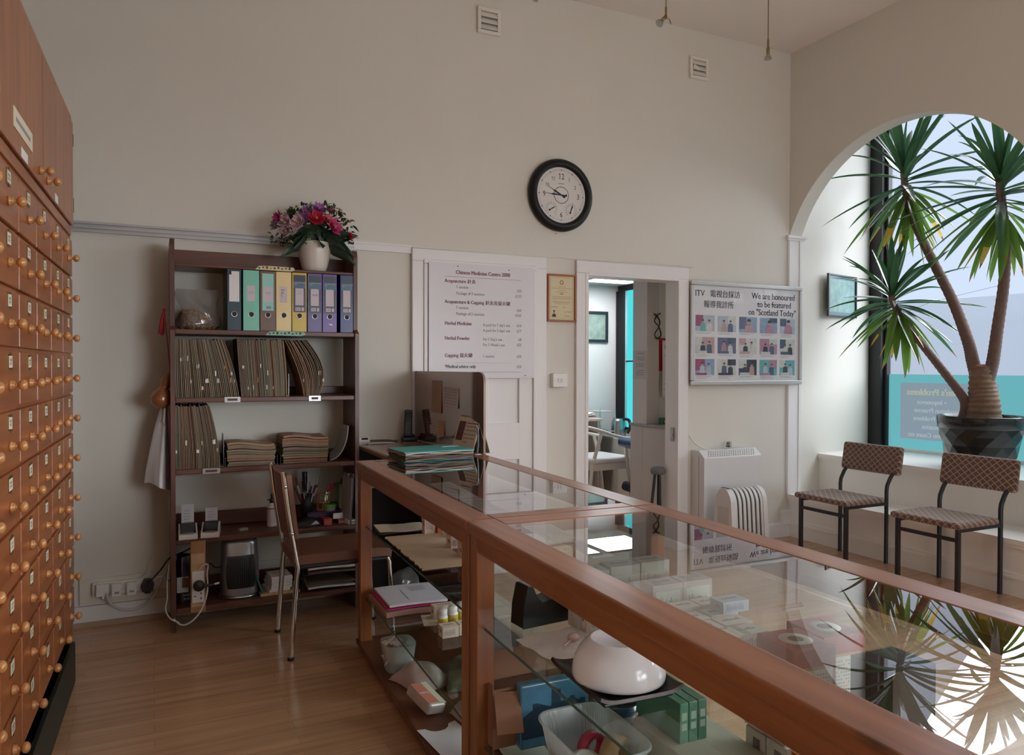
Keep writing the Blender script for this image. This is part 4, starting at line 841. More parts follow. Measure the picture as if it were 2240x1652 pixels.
# ---------------------------------------------------------------- worktop and privacy screen
LAM = mat('brown_laminate', (.30,.175,.115), .16, var=.10, scale=5, coat=.2)
t = thing('worktop', 'brown laminate worktop between the bookcase and the glass counter', 'worktop', (0,0,0))
m = MB(); m.box(1.062,1.50,3.545,4.445,.868,.899); m.build('top', LAM, t, .012, 3)
m = MB(); m.box(1.09,1.50,4.405,4.43,.02,.868); m.build('back_panel', mat('dark_panel', (.035,.03,.032), .6), t)
m = MB(); m.box(1.475,1.50,3.56,4.405,.0,.868); m.build('side_panel', DARKW['z'], t)
SMIR = mat('brown_gloss_panel', (.42,.33,.31), .06, .85)
a0, b0 = Vector((1.452,4.436,.9)), Vector((1.515,3.50,.9)); ln = (a0-b0).length; ang = math.atan2(a0.y-b0.y, a0.x-b0.x)
t = thing('privacy_screen', 'glossy brown upright screen with a rounded corner standing on the worktop', 'screen', b0, ang)
pr = [(0,0),(ln,0),(ln,.420),(.07,.420)]+[(.05-.05*math.sin(k*PI/10), .37+.05*math.cos(k*PI/10)) for k in range(0,6)]
m = MB(); m.prism(pr, .012, on_back(0,0)); m.build("panel", SMIR, t, .002)
NOTE = lambda c: mat('note_%02d%02d' % (c[0]*99, c[2]*99), c, .7, var=.06)
def note(lab, px0, px1, py0, py1, c, rot=0):
    """a note stuck on the screen, its place given along the screen and up"""
    n0 = Vector((-(a0-b0).y, (a0-b0).x, 0)).normalized()
    def hit(px, py):
        d = _F2+_R3*((px-1120)/FPX)-_U3*((py-826)/FPX); tt = (b0-CAM).dot(n0)/d.dot(n0); p = CAM+d*tt; return ((p-b0).dot((a0-b0).normalized()), p.z-.9)
    u0, v0 = hit(px0, py1); u1, v1 = hit(px1, py0); ucx, vcx = (u0+u1)/2, (v0+v1)/2; w, h = abs(u0-u1)/2, abs(v1-v0)/2
    nt = thing('note', lab, 'note', b0+(a0-b0).normalized()*ucx+n0*.0006+Vector((0,0,vcx)), ang+PI)
    X = rotm(0, rot, 0)
    # the note hangs on the side of the screen that faces the room
    m = MB(); m.X = X; m.sheet(lambda u, v: (-w+2*w*u, -.0004-.004*v*v*(1 if h > .03 else 0), h-2*h*v), 4, 6, .0003); m.build('sheet', NOTE(c), nt)
    m = MB(); m.X = X
    for k in range(max(3, int(h*2/.016))):
        z = h-.012-k*.016
        if z > -h+.006:
            x = -w*.8
            while x < w*.7: l = rnd.uniform(.1,.3)*w; m.box(x, min(x+l, w*.8), -.0055, -.0052, z, z+.004); x += l+.10*w
    m.build('handwriting', GREYINK, nt)
    return nt
note('tan till receipt strip taped high on the glossy brown screen', 945, 967, 833, 902, (.46,.27,.17))
note('white handwritten note beside the tan receipt strip on the screen', 971, 1004, 849, 889, (.62,.56,.62), .04)
note('small pale note stuck low on the screen nearest the phone', 941, 959, 930, 947, (.62,.50,.46), -.1)
note('orange handwritten note low on the screen between small pale note and calendar', 959, 973, 921, 951, (.66,.34,.20))

# things on the worktop and the far counter
p = at(895, 964, z=.9)
t = thing('cordless_phone', 'black cordless phone standing in its charging base on the worktop', 'phone', (p.x, p.y, .8995), -.15)
m = MB(); m.box(-.045,.045,-.035,.045,0,.024); m.box(-.034,.034,-.015,.04,.024,.040); m.build('base', BLACK, t, .007, 3)
m = MB(); m.boxc((-.004,.010,.108),(.048,.022,.158),rotm(-.16,.06,0)); h = m.build('handset', BLACK, t, .008, 3)
m = MB(); m.X = trm(-.004,.010,.108) @ rotm(-.16,.06,0); m.box(-.017,.017,-.0118,-.011,.022,.062); m.build('display', SCR, h)
m = MB(); m.X = trm(-.004,.010,.108) @ rotm(-.16,.06,0)
for r in range(5):
    for c in range(3): m.box(-.015+.011*c,-.009+.011*c,-.0118,-.011,-.062+.014*r,-.057+.014*r)
m.build('keys', mat('grey_key', (.25,.25,.27), .5), h)
p = at(797, 958, z=.9)
m = MB(); m.box(-.05,.03,-.02,.02,0,.028); m.cur = 1; m.box(-.022,.018,-.0206,-.02,.012,.024)
solo(m, 'adapter', [WPL, SCR], 'small white box with dark window on the worktop by the bookcase', 'box', (1.135, 4.415, .8995), .1, bevel=.003)
m = MB(); m.sheet(lambda u, v: (.17*(u-.5), .075*(v-.5), .0015+.002*math.sin(u*4)), 8, 3, .0008); p = Vector((1.20,4.27,0)); solo(m, 'paper', PAPER, 'curled white paper slip lying on the worktop in front of the phone cable', 'paper', (p.x, p.y, .900), .1)
cable('cable', [(1.12,4.436,.903),(1.20,4.43,.903),(1.28,4.41,.903),(1.315,4.33,.903)], .003, BCAB, 'short black cable lying on the worktop between white box and phone')
# teal folder pile
t = Vector((1.225,3.485,.9006)); z = t.z
SH = [('teal card folder at the bottom of the pile on the glass counter',(.02,.16,.18)),('ragged brown card folder low in the pile under the teal folder',(.16,.10,.065)),('dark card folder in middle of the pile under the teal folder',(.07,.05,.04)),('tan card folder high in the pile under the teal folder',(.30,.19,.11)),('wad of white and grey papers just under the top teal folder',(.52,.50,.54)),('bright teal folder with a white label on top of the pile on the counter',(.03,.36,.33))]
for k, (lab, c) in enumerate(SH):
    th = (.004,.009,.010,.008,.005,.004)[k]; a, b = rnd.uniform(0,6), rnd.uniform(3,6); w2 = .182-(.006 if 0 < k < 5 else 0)-rnd.uniform(0,.004); am = .0022 if 0 < k < 5 else .0006
    m = MB(); m.sheet(lambda u, v: (w2*(2*u-1)+(.004*math.sin(v*9+a) if 0 < k < 5 else 0), .125*(2*v-1)+(.004*math.sin(u*17+a) if 0 < k < 5 else 0), th+am*math.sin(b*u*2+a)), 24, 8, th)
    o = solo(m, 'document_folder', mat('pile_card_%d' % k, c, .6 if k < 5 else .35, var=.1, bump=.05), lab, 'folder', (t.x+rnd.uniform(-.003,.003), t.y, z), .05)
    if k == 5:
        m = MB(); m.box(.075,.165,.02,.048,th+.0008,th+.0014); m.build('white_label', PAPER, o)
    z += th+.0015
# desk calendar
t = thing('desk_calendar', 'standing desk calendar with a dark picture beside the teal folder pile', 'calendar', (1.452,3.645,.9002), math.radians(-82)-.0)
lean = .30
m = MB(); m.X = rotm(-lean,0,0); m.box(-.11,.11,-.001,.004,0,.19); f = m.build('front_board', OLDP, t)
m = MB(); m.X = rotm(-lean,0,0); m.box(-.108,.108,-.002,-.001,.03,.187); m.build('page', mat('calendar_page', (.66,.56,.46), .6), f)
m = MB(); m.X = rotm(-lean,0,0); m.box(-.095,-.028,-.0026,-.002,.062,.165); m.build('picture', mat('calendar_picture', (.11,.035,.03), .5, var=.7, scale=45), f)
m = MB(); m.X = rotm(-lean,0,0); m.box(-.018,.098,-.0026,-.002,.155,.160); m.cur = 1
for r in range(5):
    for c in range(7):
        if r == 4 and c > 2: continue
        m.box(-.016+.0165*c,-.009+.0165*c,-.0026,-.002,.137-.021*r,.144-.021*r)
m.cur = 0; m.text('\u5c71', .02, on_back(.03,.166,-.0024), serif=False); m.cur = 2; m.box(-.11,.11,-.0026,-.002,0,.028); m.build('dates', [mat('maroon_print', (.20,.03,.02), .6), mat('brown_print', (.14,.09,.07), .6), mat('dark_brown_print', (.07,.03,.02), .6)], f)
m = MB(); m.box(-.11,.11,.0,.112,0,.0015); m.build('foot', OLDP, t)
m = MB(); m.X = trm(0,.112,0) @ rotm(.30,0,0); m.box(-.11,.11,-.004,0,0,.19); m.build('back_board', OLDP, t)
m = MB(); m.tube([(-.10+.2*k/80, .0565+.006*math.cos(k*1.9), .184+.006*math.sin(k*1.9)) for k in range(81)], .0011, 5); m.build('spiral', BRASS, t)
m = MB(); m.tube([(1.486,3.515,.902),(1.490,3.512,.95),(1.4905,3.512,1.0),(1.488,3.512,1.035),(1.478,3.515,1.05)], .007, 10, flat=.6); solo(m, 'loop_handle', mat('blue_grey_plastic', (.18,.22,.30), .35), 'blue grey curved strap standing behind the desk calendar', 'strap')

# ================================================================ glass counters
CA = math.radians(-1.7); CWID = .665
def counter(name, lab, org, ln, inset):
    t = thing(name, lab, 'counter', org, CA); H = .90
    for x0 in (0, CWID-.09):
        m = MB(); m.box(x0, x0+.09, 0, ln, H-.036, H); m.build('top_rail', PINE['y'], t, .006, 3)
        m = MB(); xx = .012 if x0 == 0 else CWID-.012-.032; m.box(xx, xx+.032, .03, ln-.03, H-.082, H-.036); m.build('apron', PINE['y'], t, .004)
    for y0, y1 in ((0, inset[0]), (ln-inset[1], ln)):
        m = MB(); m.box(.09, CWID-.09, y0, y1, H-.035, H-.0002); m.build('top_rail', PINE['x'], t, .003)
    for x0 in (.010, CWID-.066):
        for y0 in (.004, ln-.060):
            m = MB(); m.box(x0, x0+.056, y0, y0+.056, .0, H-.036); m.build('post', PINE['z'], t, .004)
    m = MB(); m.box(.082, CWID-.082, inset[0]-.008, ln-inset[1]+.008, H-.008, H-.0016); m.build('glass_top', GLASST, t)
    for z in (.60, .26):
        m = MB(); m.box(.036, CWID-.04, .012, ln-.012, z-.007, z); s = m.build('glass_shelf', GLASSS, t)
        m = MB(); m.box(.0345, .0362, .012, ln-.012, z-.007, z); m.build('shelf_edge', GEDGE, s)
        for y in (.03, ln-.045):
            m = MB(); m.box(.018, .050, y-.008 if y < .1 else y, y+.012 if y < .1 else y+.02, z-.028, z-.008); m.tube([(.03,y+.005,z-.030),(.03,y+.005,z-.040)],.006,8); m.build('shelf_bracket', BRASS, t)
    m = MB(); m.box(CWID-.040, CWID-.034, .05, ln-.05, .12, H-.094); m.build('front_glass', GLASST, t)
    m = MB(); m.box(.0, CWID-.01, .005, ln-.005, .035, .055); m.box(.03, CWID-.03, .02, ln-.02, .0, .035); m.build('bottom_board', wood('dark_pine', (.10,.032,.014), (.17,.06,.025), 'y', .4), t, .003)
    m = MB(); m.box(CWID-.04, CWID-.015, .05, ln-.05, .055, .14); m.build('kick_board', PINE['y'], t, .003)
    return t
OB, OA = Vector((.767,.18,0)), Vector((.822,2.032,0))
counter('display_counter', 'pine framed glass counter nearer the photographer, holding the white bowl', OB, 1.846, (.085,.088))
counter('display_counter', 'pine framed glass counter in front of the worktop, under the teal folder pile', OA, 1.50, (.062,.070))
def cw(o, u, v, z): return Vector((o.x+u*math.cos(CA)-v*math.sin(CA), o.y+u*math.sin(CA)+v*math.cos(CA), z))
S1, S2, S0 = .6006, .2606, .0556

def carton(name, lab, pos, d, col, rz=CA, plain=False, lid=None, group=None, panel=None, bars=False, seed=0, cat='carton', cross=None):
    """a printed carton: d = size, panel = colour of the printed panel on the faces seen"""
    r = random.Random(seed+int(d[0]*1e4)); w, l, h = d[0]/2, d[1]/2, d[2]; t = thing(name, lab, cat, pos, rz, group); e = .0006
    m = MB(); m.box(-w,w,-l,l,0,h); m.build('box', mat('carton_%02d%02d%02d' % tuple(int(c*99) for c in col), col, .5, var=.05), t, .0012)
    if panel:
        m = MB(); m.box(-w*.80,w*.82,-l-e,-l,h*.10,h*.88); m.box(-w-e,-w,-l*.75,l*.1,h*.2,h*.8); m.build('printed_panel', mat('panel_%02d%02d%02d' % tuple(int(c*99) for c in panel), panel, .5), t)
    m = MB()
    if plain: return t
    for k in range(int(10*d[0]/.08)): x = -w*.72+1.45*w*k/(10*d[0]/.08); m.box(x, x+.0016, -l-2*e, -l, h*(.2+.1*r.random()), h*(.6+.2*r.random()))
    if bars:
        for k in range(14): y = -l*.5+k*l*.05; m.box(-w-2*e, -w, y, y+l*.05*(.3+.5*r.random()), h*.45, h*.8)
    else:
        m.box(-w-2*e,-w,-l*.5,l*.1,h*.45,h*.72)
    for k in range(5): x = -w*.6+k*w*.25; m.box(x, x+w*.16, -l*.1, l*.1+l*.2*r.random(), h, h+e)
    if lid: m.cur = 1; m.box(-w*.62,-w*.18,-l*.95,l*.95,h,h+e*.8)
    m.build('print', [mat('carton_ink', (.26,.22,.24), .6), mat('lid_stripe', (.34,.38,.28), .6)], t)
    return t
# --- far counter, upper shelf
CARD = mat('worn_card', (.56,.44,.31), .75, var=.08, scale=10, bump=.1)
for u0, u1, v0, v1, lab in ((.050,.30,.885,1.16,'cream card sheet on the upper shelf of far counter, beside the printed list'),(.048,.25,.585,.88,'large cream card sheet with torn front edge on the upper shelf of the far counter')):
    m = MB(); n = 16; pts = [(0,0),(u1-u0,0),(u1-u0,v1-v0)]+[(0+.010*rnd.random(), (v1-v0)*(1-k/n)) for k in range(n)]
    m.prism(pts, .003); solo(m, 'card_sheet', CARD, lab, 'card', cw(OA,u0,v0,S1), CA)
m = MB(); m.sheet(lambda u, v: (.225*u, .17*v, .002+.0015*math.sin(u*9)+.004*(1-u)**4), 12, 5, .0012); m.cur = 1
for k in range(16): m.box(.04, .21-.02*(k%3), .012+.0095*k, .0142+.0095*k, .0040, .0042)
solo(m, 'price_list', [OLDP, GREYINK], 'cream printed list lying near the far end of far counter upper shelf', 'paper', Vector((.915,3.275,S1)), CA-.06)
m = MB(); m.box(.0,.16,.0,.10,.0,.002)
for a in (0,.158): m.box(a,a+.002,0,.10,0,.038)
for b in (0,.098): m.box(0,.16,b,b+.002,0,.038)
t = thing('clear_tray', 'clear plastic tray of small papers at the back of far counter upper shelf', 'tray', Vector((1.16,3.345,S1)), CA); m.build('tray', GLASSS, t); m = MB(); m.sheet(lambda u, v: (.02+.12*u, .015+.07*v, .010+.006*math.sin(u*6+v*4)), 8, 5, .002); m.build('slips', mat('pinkish_slip', (.60,.50,.52), .7), t)
for k in range(2):
    m = MB(); m.box(0,.19,0,.13,0,.0015); m.cur = 1
    for q in range(9): m.box(.02,.17-.02*(q%3),.015+.012*q,.018+.012*q,.0015,.0017)
    solo(m, 'printed_sheet', [PAPER, GREYINK], ('white printed sheet behind the orange red pill carton on the far counter','white printed sheet lying deeper on the shelf behind the lilac pill carton')[k], 'paper', Vector(((1.215,1.20)[k],(3.15,2.62)[k],S1+.0005)), CA+.1)
PC = (.68,.55,.46)
for k, (u, v, z, d, lab, c) in enumerate((
  (1.112,3.185,0,(.050,.04,.085),'pinkish pill carton standing alone with orange side by the card sheets',(.66,.50,.42)),
  (1.158,3.175,0,(.030,.04,.095),'orange red pill carton beside the pinkish one on the far counter',(.55,.16,.06)),
  (1.125,2.90,0,(.052,.06,.050),'pill carton at bottom of the two high pile nearest the card edge',PC),
  (1.125,2.90,.0505,(.052,.06,.046),'pill carton on top of the two high pile nearest the card edge',(.62,.53,.55)),
  (1.105,2.735,0,(.040,.06,.050),'pill carton at bottom of the two high pile next to the counter joint',PC),
  (1.105,2.735,.0505,(.040,.06,.050),'pill carton on top of the two high pile next to the counter joint',(.66,.54,.48)),
  (1.155,2.745,0,(.05,.10,.095),'lilac pill carton behind the two high piles by the counter joint',(.50,.46,.56)))):
    carton('pill_carton', lab, Vector((u,v,S1+z)), d, c, panel=None, seed=k, group='pill cartons on far counter upper shelf')
t = thing('pill_bottle', 'white round pill bottle lying among the pill cartons on the upper shelf', 'bottle', Vector((1.165,3.085,S1+.0225)), CA); m = MB(); m.lathe([(0,0),(.020,0),(.021,.004),(.021,.045),(0,.05)],20,rotm(0,PI/2,.4)); m.build('bottle', CPL, t); m = MB(); m.lathe([(.0215,-.014),(.0215,.002),(0,-.016)],20,rotm(0,PI/2,.4)); m.build('cap', WPL, t)
# picture and frame at the far end, under the worktop
m = MB(); m.box(-.055,.055,0,.004,0,.075); m.cur = 1; m.box(-.045,.045,-.0008,0,.010,.065); m.cur = 2; m.lathe([(0,-.0012),(.02,-.0012)],16,trm(0,0,.036)@rotm(PI/2,0,0)@Matrix.Diagonal((1,1,-1,1)))
solo(m, 'leaflet_card', [PAPER, mat('navy_print', (.015,.02,.07), .5), mat('blue_disc', (.06,.12,.32), .5)], 'small white card with dark blue picture on the panel under the worktop', 'card', (1.145,4.400,.62))
# --- far counter, lower shelf
m = MB(); m.sheet(lambda u, v: (.285*u, .30*v, .022+.003*math.sin(u*5)), 6, 3, .021); solo(m, 'brown_folder', mat('pinkish_card', (.40,.22,.19), .7), 'pinkish brown card folder at the bottom of the papers on the lower shelf', 'folder', Vector((.905,3.14,S2+.0006)), CA+.03)
m = MB(); m.sheet(lambda u, v: (.275*u, .29*v, .006+.002*math.sin(u*4)), 6, 4, .004); solo(m, 'pink_folder', mat('hot_pink_card', (.55,.03,.17), .5), 'bright pink plastic folder under white papers on far counter lower shelf', 'folder', Vector((.915,3.15,S2+.0265)), CA+.02)
m = MB(); m.sheet(lambda u, v: (.265*u, .285*v, .012+.002*math.sin(u*4+.3)), 6, 4, .010); m.cur = 1; m.box(.10,.102,.05,.20,.0145,.015)
for k in range(5): m.box(.14,.22-.01*(k%2),.17+.014*k,.173+.014*k,.0148,.0152)
solo(m, 'white_papers', [mat('bluish_paper', (.64,.62,.68), .6), GREYINK], 'pile of white papers on the bright pink folder', 'papers', Vector((.925,3.158,S2+.0355)), CA+.0)
for k, (u, v) in enumerate(((1.085,2.93),(1.140,2.955),(1.190,2.985))):
    t = thing('pill_bottle', ('yellow labelled pill bottle with white cap at front of the three','yellow labelled pill bottle with white cap in middle of the three','yellow labelled pill bottle with white cap at back of the three')[k], 'bottle', Vector((u,v,S2)), 0, 'yellow labelled pill bottles')
    m = MB(); m.lathe([(0,0),(.020,0),(.0215,.003),(.0215,.048),(.017,.053),(.015,.056),(0,.056)],24); m.build('bottle', WPL, t)
    m = MB(); m.lathe([(.0217,.008),(.0217,.044)],24); m.build('label', mat('yellow_label', (.66,.52,.08), .45, var=.2, scale=120), t)
    m = MB(); m.lathe([(.0185,.056),(.019,.058),(.019,.076),(.017,.078),(0,.078)],24); m.build('cap', WPL, t)
for k, (u, v, z, d, lab) in enumerate((( 1.075,2.835,0,(.070,.055,.045),'cream pill carton in front of the yellow labelled bottles'),(1.150,2.84,0,(.070,.055,.045),'cream pill carton second from the shelf edge, behind the front cream carton'),(1.135,3.06,0,(.10,.05,.055),'cream pill carton standing behind the yellow labelled bottles'),(1.24,2.86,0,(.07,.055,.045),'cream pill carton deepest on the lower shelf by the counter joint'))):
    carton('pill_carton', lab, Vector((u,v,S2+z)), d, (.70,.58,.48), panel=(.74,.66,.52), seed=k+20, group='cream pill cartons on far counter lower shelf')
m = MB(); m.box(0,.20,0,.14,0,.001); m.cur = 1
for q in range(8): m.box(.02,.17-.02*(q%3),.015+.014*q,.018+.014*q,.001,.0012)
solo(m, 'printed_sheet', [OLDP, GREYINK], 'printed sheet lying between pink folder and yellow labelled bottles', 'paper', Vector((1.02,2.98,S2+.0005)), CA-.2)
# --- far counter, bottom board
t = thing('plastic_tub', 'cloudy plastic tub of crumpled papers at the bottom of the far counter', 'tub', Vector((.945,3.10,S0)), CA)
def tubf(r0, r1, h, sq=.55):
    def fn(u, v):
        a = 2*PI*u; ca, sa = math.cos(a), math.sin(a); r = r0+(r1-r0)*v
        return (r*math.copysign(abs(ca)**sq, ca), r*1.05*math.copysign(abs(sa)**sq, sa), h*v)
    return fn
m = MB(); m.sheet(tubf(.055,.070,.115), 40, 6, .0025); m.boxc((0,0,.002),(.085,.09,.003)); m.build('tub', FROST, t)
m = MB()
for k in range(12):
    a, b = rnd.uniform(0,6), rnd.uniform(0,6); cx, cy, cz = rnd.uniform(-.03,.03), rnd.uniform(-.03,.03), .03+.008*k; m.cur = k % 3
    m.sheet(lambda u, v: (cx+.045*(u-.5)*2*.8+.01*math.sin(v*8+a), cy+.045*(v-.5)*2*.8, cz+.016*math.sin(u*6+a)*math.cos(v*5+b)), 7, 7, .0008)
m.build('crumpled_papers', [OLDP, PAPER, mat('mauve_paper', (.55,.45,.47), .7)], t)
BAGS = [mat('pinkish_film', (.50,.38,.36), .35, var=.3, scale=18), mat('olive_film', (.20,.20,.13), .4, var=.4, scale=14), mat('greyish_film', (.42,.40,.38), .3, var=.25, scale=14)]
def parcel(lab, u, v, w, l, h, mt, cat='bag', rz=0, z=S0, name='plastic_bag'):
    a, b = rnd.uniform(0,6), rnd.uniform(0,6)
    m = MB(); m.sheet(lambda p, q: ((p-.5)*w*(1+.06*math.sin(q*7+a)), (q-.5)*l*(1+.05*math.sin(p*8+b)), .002+h*(math.sin(PI*p)*math.sin(PI*q))**.45*(1+.16*math.sin(p*9+a)*math.sin(q*8+b))), 22, 18); m.add([(-w*.46,-l*.46,.001),(w*.46,-l*.46,.001),(w*.46,l*.46,.001),(-w*.46,l*.46,.001)],[(0,3,2,1)])
    return solo(m, name, mt, lab, cat, cw(OA,u,v,z), CA+rz)
parcel('pinkish plastic bag of goods beside the plastic tub on the counter bottom', .14, .90, .17, .22, .075, BAGS[0], rz=.4)
parcel('olive grey plastic bag behind the pinkish bag on the counter bottom', .33, .84, .20, .24, .10, BAGS[1], rz=-.2)
parcel('grey plastic bag of tan packets near the counter joint bottom', .27, .52, .20, .20, .08, BAGS[2], rz=.3)
t = thing('foil_packet', 'shiny packet with pink and white pictures at the counter bottom', 'packet', Vector((.925,2.68,S0)), CA+.35)
m = MB(); m.boxc((0,0,.040),(.085,.15,.045),rotm(.25,.2,0)); m.build('packet', mat('glossy_packet', (.48,.42,.40), .15, var=.1), t, .012, 3)
m = MB(); m.X = trm(0,0,.040) @ rotm(.25,.2,0); m.box(-.04,.012,-.06,.0,.0226,.0232); m.box(-.04,.012,.01,.06,.0226,.0232); m.cur = 1; m.box(.012,.04,-.07,.07,.0226,.0232); m.build('print', [mat('salmon_print', (.62,.20,.15), .3), mat('cream_print', (.62,.58,.46), .3)], t)
for k, (u, v, a, lab, c) in enumerate(((.05,.10,.12,'white folded paper sheet sticking out at the counter bottom',(.66,.65,.70)),(.20,.14,-.1,'greyish paper sheet beside the white folded sheet at the counter bottom',(.42,.39,.34)))):
    m = MB(); m.sheet(lambda p, q: (.15*p, .40*q, .002+.010*math.sin(p*3)*math.sin(q*4+k)+.012*k), 8, 12, .0012); solo(m, 'paper_sheet', mat('sheet_%d' % k, c, .65, var=.05), lab, 'paper', cw(OA,u,v,S0+.002), CA+a)

# --- near counter, upper shelf
t = thing('tape_dispenser', 'big black tape dispenser on the near counter shelf beside the joint post', 'tape dispenser', (1.055,1.948,S1), .10)
m = MB(); m.prism([(-.112,0),(.112,0),(.112,.035),(.085,.062),(.055,.095),(.02,.10),(-.005,.072),(-.045,.066),(-.062,.085),(-.078,.118),(-.095,.118),(-.108,.06)], .066, on_back(0,0,.033)); m.build('body', BLACK, t, .005, 3)
m = MB(); m.lathe([(.016,-.012),(.040,-.012),(.040,.012),(.016,.012),(.016,-.012)], 30, trm(.035,0,.085) @ rotm(PI/2,0,0)); m.build('tape_roll', mat('beige_tape', (.42,.30,.18), .35), t)
m = MB(); m.box(-.090,-.055,-.026,.026,.113,.120); m.build('cutter', STEEL, t)
m = MB(); m.sheet(lambda u, v: (.20*(u-.5), .19*(v-.5), .003+.006*math.sin(PI*u)*math.sin(u*5+v*3)**2+.002*math.sin(v*14)), 20, 16, .0012); solo(m, 'paper_towel', mat('quilted_paper', (.70,.66,.64), .85, bump=.5, bscale=120), 'square of white quilted paper towel on the near counter shelf', 'paper towel', (.998,1.745,S1+.0015), .12)
m = MB(); m.ball((0,0,.012), (.016,.014,.011), 18, 12); m.tube([(-.012,-.006,.007),(-.05,-.035,.007)], .003, 8); solo(m, 'measuring_spoon', mat('pink_plastic', (.62,.42,.40), .2, coat=.4), 'small pinkish spoon lying on the paper towel', 'spoon', (1.02,1.745,S1+.008))
carton('medicine_carton', 'pinkish white carton with barcode side beside the paper towel and white bowl', (1.155,1.82,S1), (.12,.062,.068), (.66,.54,.47), rz=-.12, panel=(.70,.68,.66), seed=3)
t = thing('scale', 'flat dark brown kitchen scale under the white bowl', 'scale', (.985,1.49,S1), -.06)
m = MB(); m.sheet(lambda u, v: (.21*(u-.5), .25*(v-.5), .014+.012*(abs(2*u-1)**6)+.006*(abs(2*v-1)**8)), 20, 20, .008); m.build('platform', mat('dark_brown_metal', (.035,.025,.022), .25, .5), t)
m = MB(); m.box(-.09,.09,-.11,.11,0,.008); m.build('base', BLACK, t, .003); m = MB(); m.box(-.055,-.015,.095,.118,.0165,.0185); m.build('display', mat('lcd', (.10,.05,.03), .2), t)
m = MB(); m.lathe([(.100,.0),(.108,.003),(.1095,.010),(.1085,.026),(.104,.045),(.095,.064),(.082,.080),(.072,.088),(.067,.091),(.065,.0925),(.062,.089),(.0,.088)], 48); solo(m, 'bowl', mat('white_melamine', (.82,.81,.84), .18, coat=.4), 'white plastic bowl upside down on the dark kitchen scale', 'bowl', (.985,1.475,S1+.021))
TOPB = (.60,.57,.50); TPAN = (.60,.66,.60)
for k, (x, y, d, lab) in enumerate(((1.135,1.835,(.10,.065,.165),'tall greyish carton leftmost of the back row beside the tape dispenser'),(1.245,1.84,(.10,.065,.168),'tall greyish carton in the middle of the back row under the counter glass'),(1.355,1.845,(.10,.065,.168),'tall greyish carton at right end of the back row under the counter glass'))):
    carton('medicine_carton', lab, (x,y+.02,S1), d, TOPB, seed=k+40, panel=(.62,.62,.54), group='tall cartons in back row')
for k, (x, lab) in enumerate(((1.288,'pale carton with dark green stripe, left of the striped pair under the glass'),(1.392,'pale carton with dark green stripe, right of the striped pair under the glass'))):
    carton('medicine_carton', lab, (x,1.715,S1), (.100,.062,.145), (.50,.44,.40), seed=k+50, panel=TPAN, lid=True, group='striped pair of cartons')
for k, (x, lab) in enumerate(((1.30,'shorter pale carton with pink print left in front of the striped pair'),(1.382,'shorter pale carton with pink print right in front of the striped pair'))):
    carton('medicine_carton', lab, (x,1.635,S1), (.078,.055,.102), (.60,.54,.48), seed=k+55, panel=(.62,.62,.56), group='shorter pair of cartons')
for k, (x, y, z, c, pn, ld, lab) in enumerate((
   (1.242,1.42,.052,(.62,.58,.50),(.66,.66,.60),True,'flat pale carton nearest the rail, left of the front two flat ones'),
   (1.330,1.425,.052,(.62,.58,.50),(.66,.66,.60),True,'flat pale carton nearest the rail, right of the front two flat ones'),
   (1.250,1.49,.052,(.64,.58,.53),(.64,.62,.58),False,'flat pale carton with pink print in the second row left'),
   (1.345,1.495,.052,(.64,.58,.53),(.64,.62,.58),False,'flat pale carton with pink print in the second row right'),
   (1.265,1.56,.052,(.62,.60,.55),(.64,.62,.58),False,'flat pale carton in the third row left, in front of the shorter pair'),
   (1.360,1.565,.052,(.62,.60,.55),(.64,.62,.58),False,'flat pale carton in the third row right, in front of the shorter pair'))):
    carton('flat_carton', lab, (x,y,S1+z), (.088,.060,.045), c, seed=k+60, panel=pn, lid=ld, group='flat cartons, upper layer')
    carton('flat_carton', lab.replace('flat pale carton', 'flat pale carton underneath the one that is', 1) if False else 'pale carton underneath '+('the front flat row','the front flat row','the second flat row','the second flat row','the third flat row','the third flat row')[k]+(' left',' right')[k%2], (x,y,S1), (.088,.060,.0515), c, seed=k+70, panel=pn, group='flat cartons, lower layer')
carton('blue_carton', 'flat carton with blue edge on top of the third row of flat cartons', (1.395,1.56,S1+.0975), (.085,.055,.03), (.44,.52,.58), seed=80, panel=(.40,.50,.62))
RED = (.34,.055,.055)
for k, (x, y, lab) in enumerate(((1.265,1.205,'red patterned box with cream text panel under the near counter glass, left one'),(1.385,1.235,'red patterned box with cream text panel under the near counter glass, right one'))):
    t = thing('red_box', lab, 'box', (x,y,S1), -.10, 'red patterned boxes'); m = MB(); m.box(-.056,.056,-.060,.060,0,.155); m.build('box', mat('red_pattern', RED, .45, var=.35, scale=90), t, .002)
    m = MB(); m.box(-.046,.048,-.0608,-.060,.02,.115); m.build('gold_border', mat('gold_print', (.45,.24,.10), .5), t)
    m = MB(); m.box(-.041,.043,-.0614,-.0608,.026,.109); m.cur = 1
    for q in range(9):
        for w in range(11): 
            if (q*7+w*3) % 5: m.box(-.037+.007*w,-.0335+.007*w,-.0618,-.0614,.097-.008*q,.1005-.008*q)
    m.cur = 0; m.lathe([(.017,0),(.036,0),(.036,.0006),(.017,.0006)], 28, trm(0,0,.155)); m.cur = 2; m.lathe([(0,.0),(.017,.0)], 20, trm(0,0,.1556)); m.lathe([(0,0),(.026,0)], 24, Matrix(((0,0,-1,-.0565),(0,1,0,.005),(1,0,0,.075),(0,0,0,1))) @ Matrix.Diagonal((1,1,1,1)))
    m.text('\u62d4\u706b\u7f50', .026, flat_on(-.036,-.052,.1557), serif=False)
    m.build('print', [mat('cream_panel', (.58,.56,.47), .5), GREYINK, mat('maroon_seal', (.16,.03,.03), .5)], t)
carton('brown_box', 'dark brown wooden looking box under the glass right of the red boxes', (1.335,1.02,S1), (.12,.10,.165), (.085,.05,.04), seed=90, plain=True)
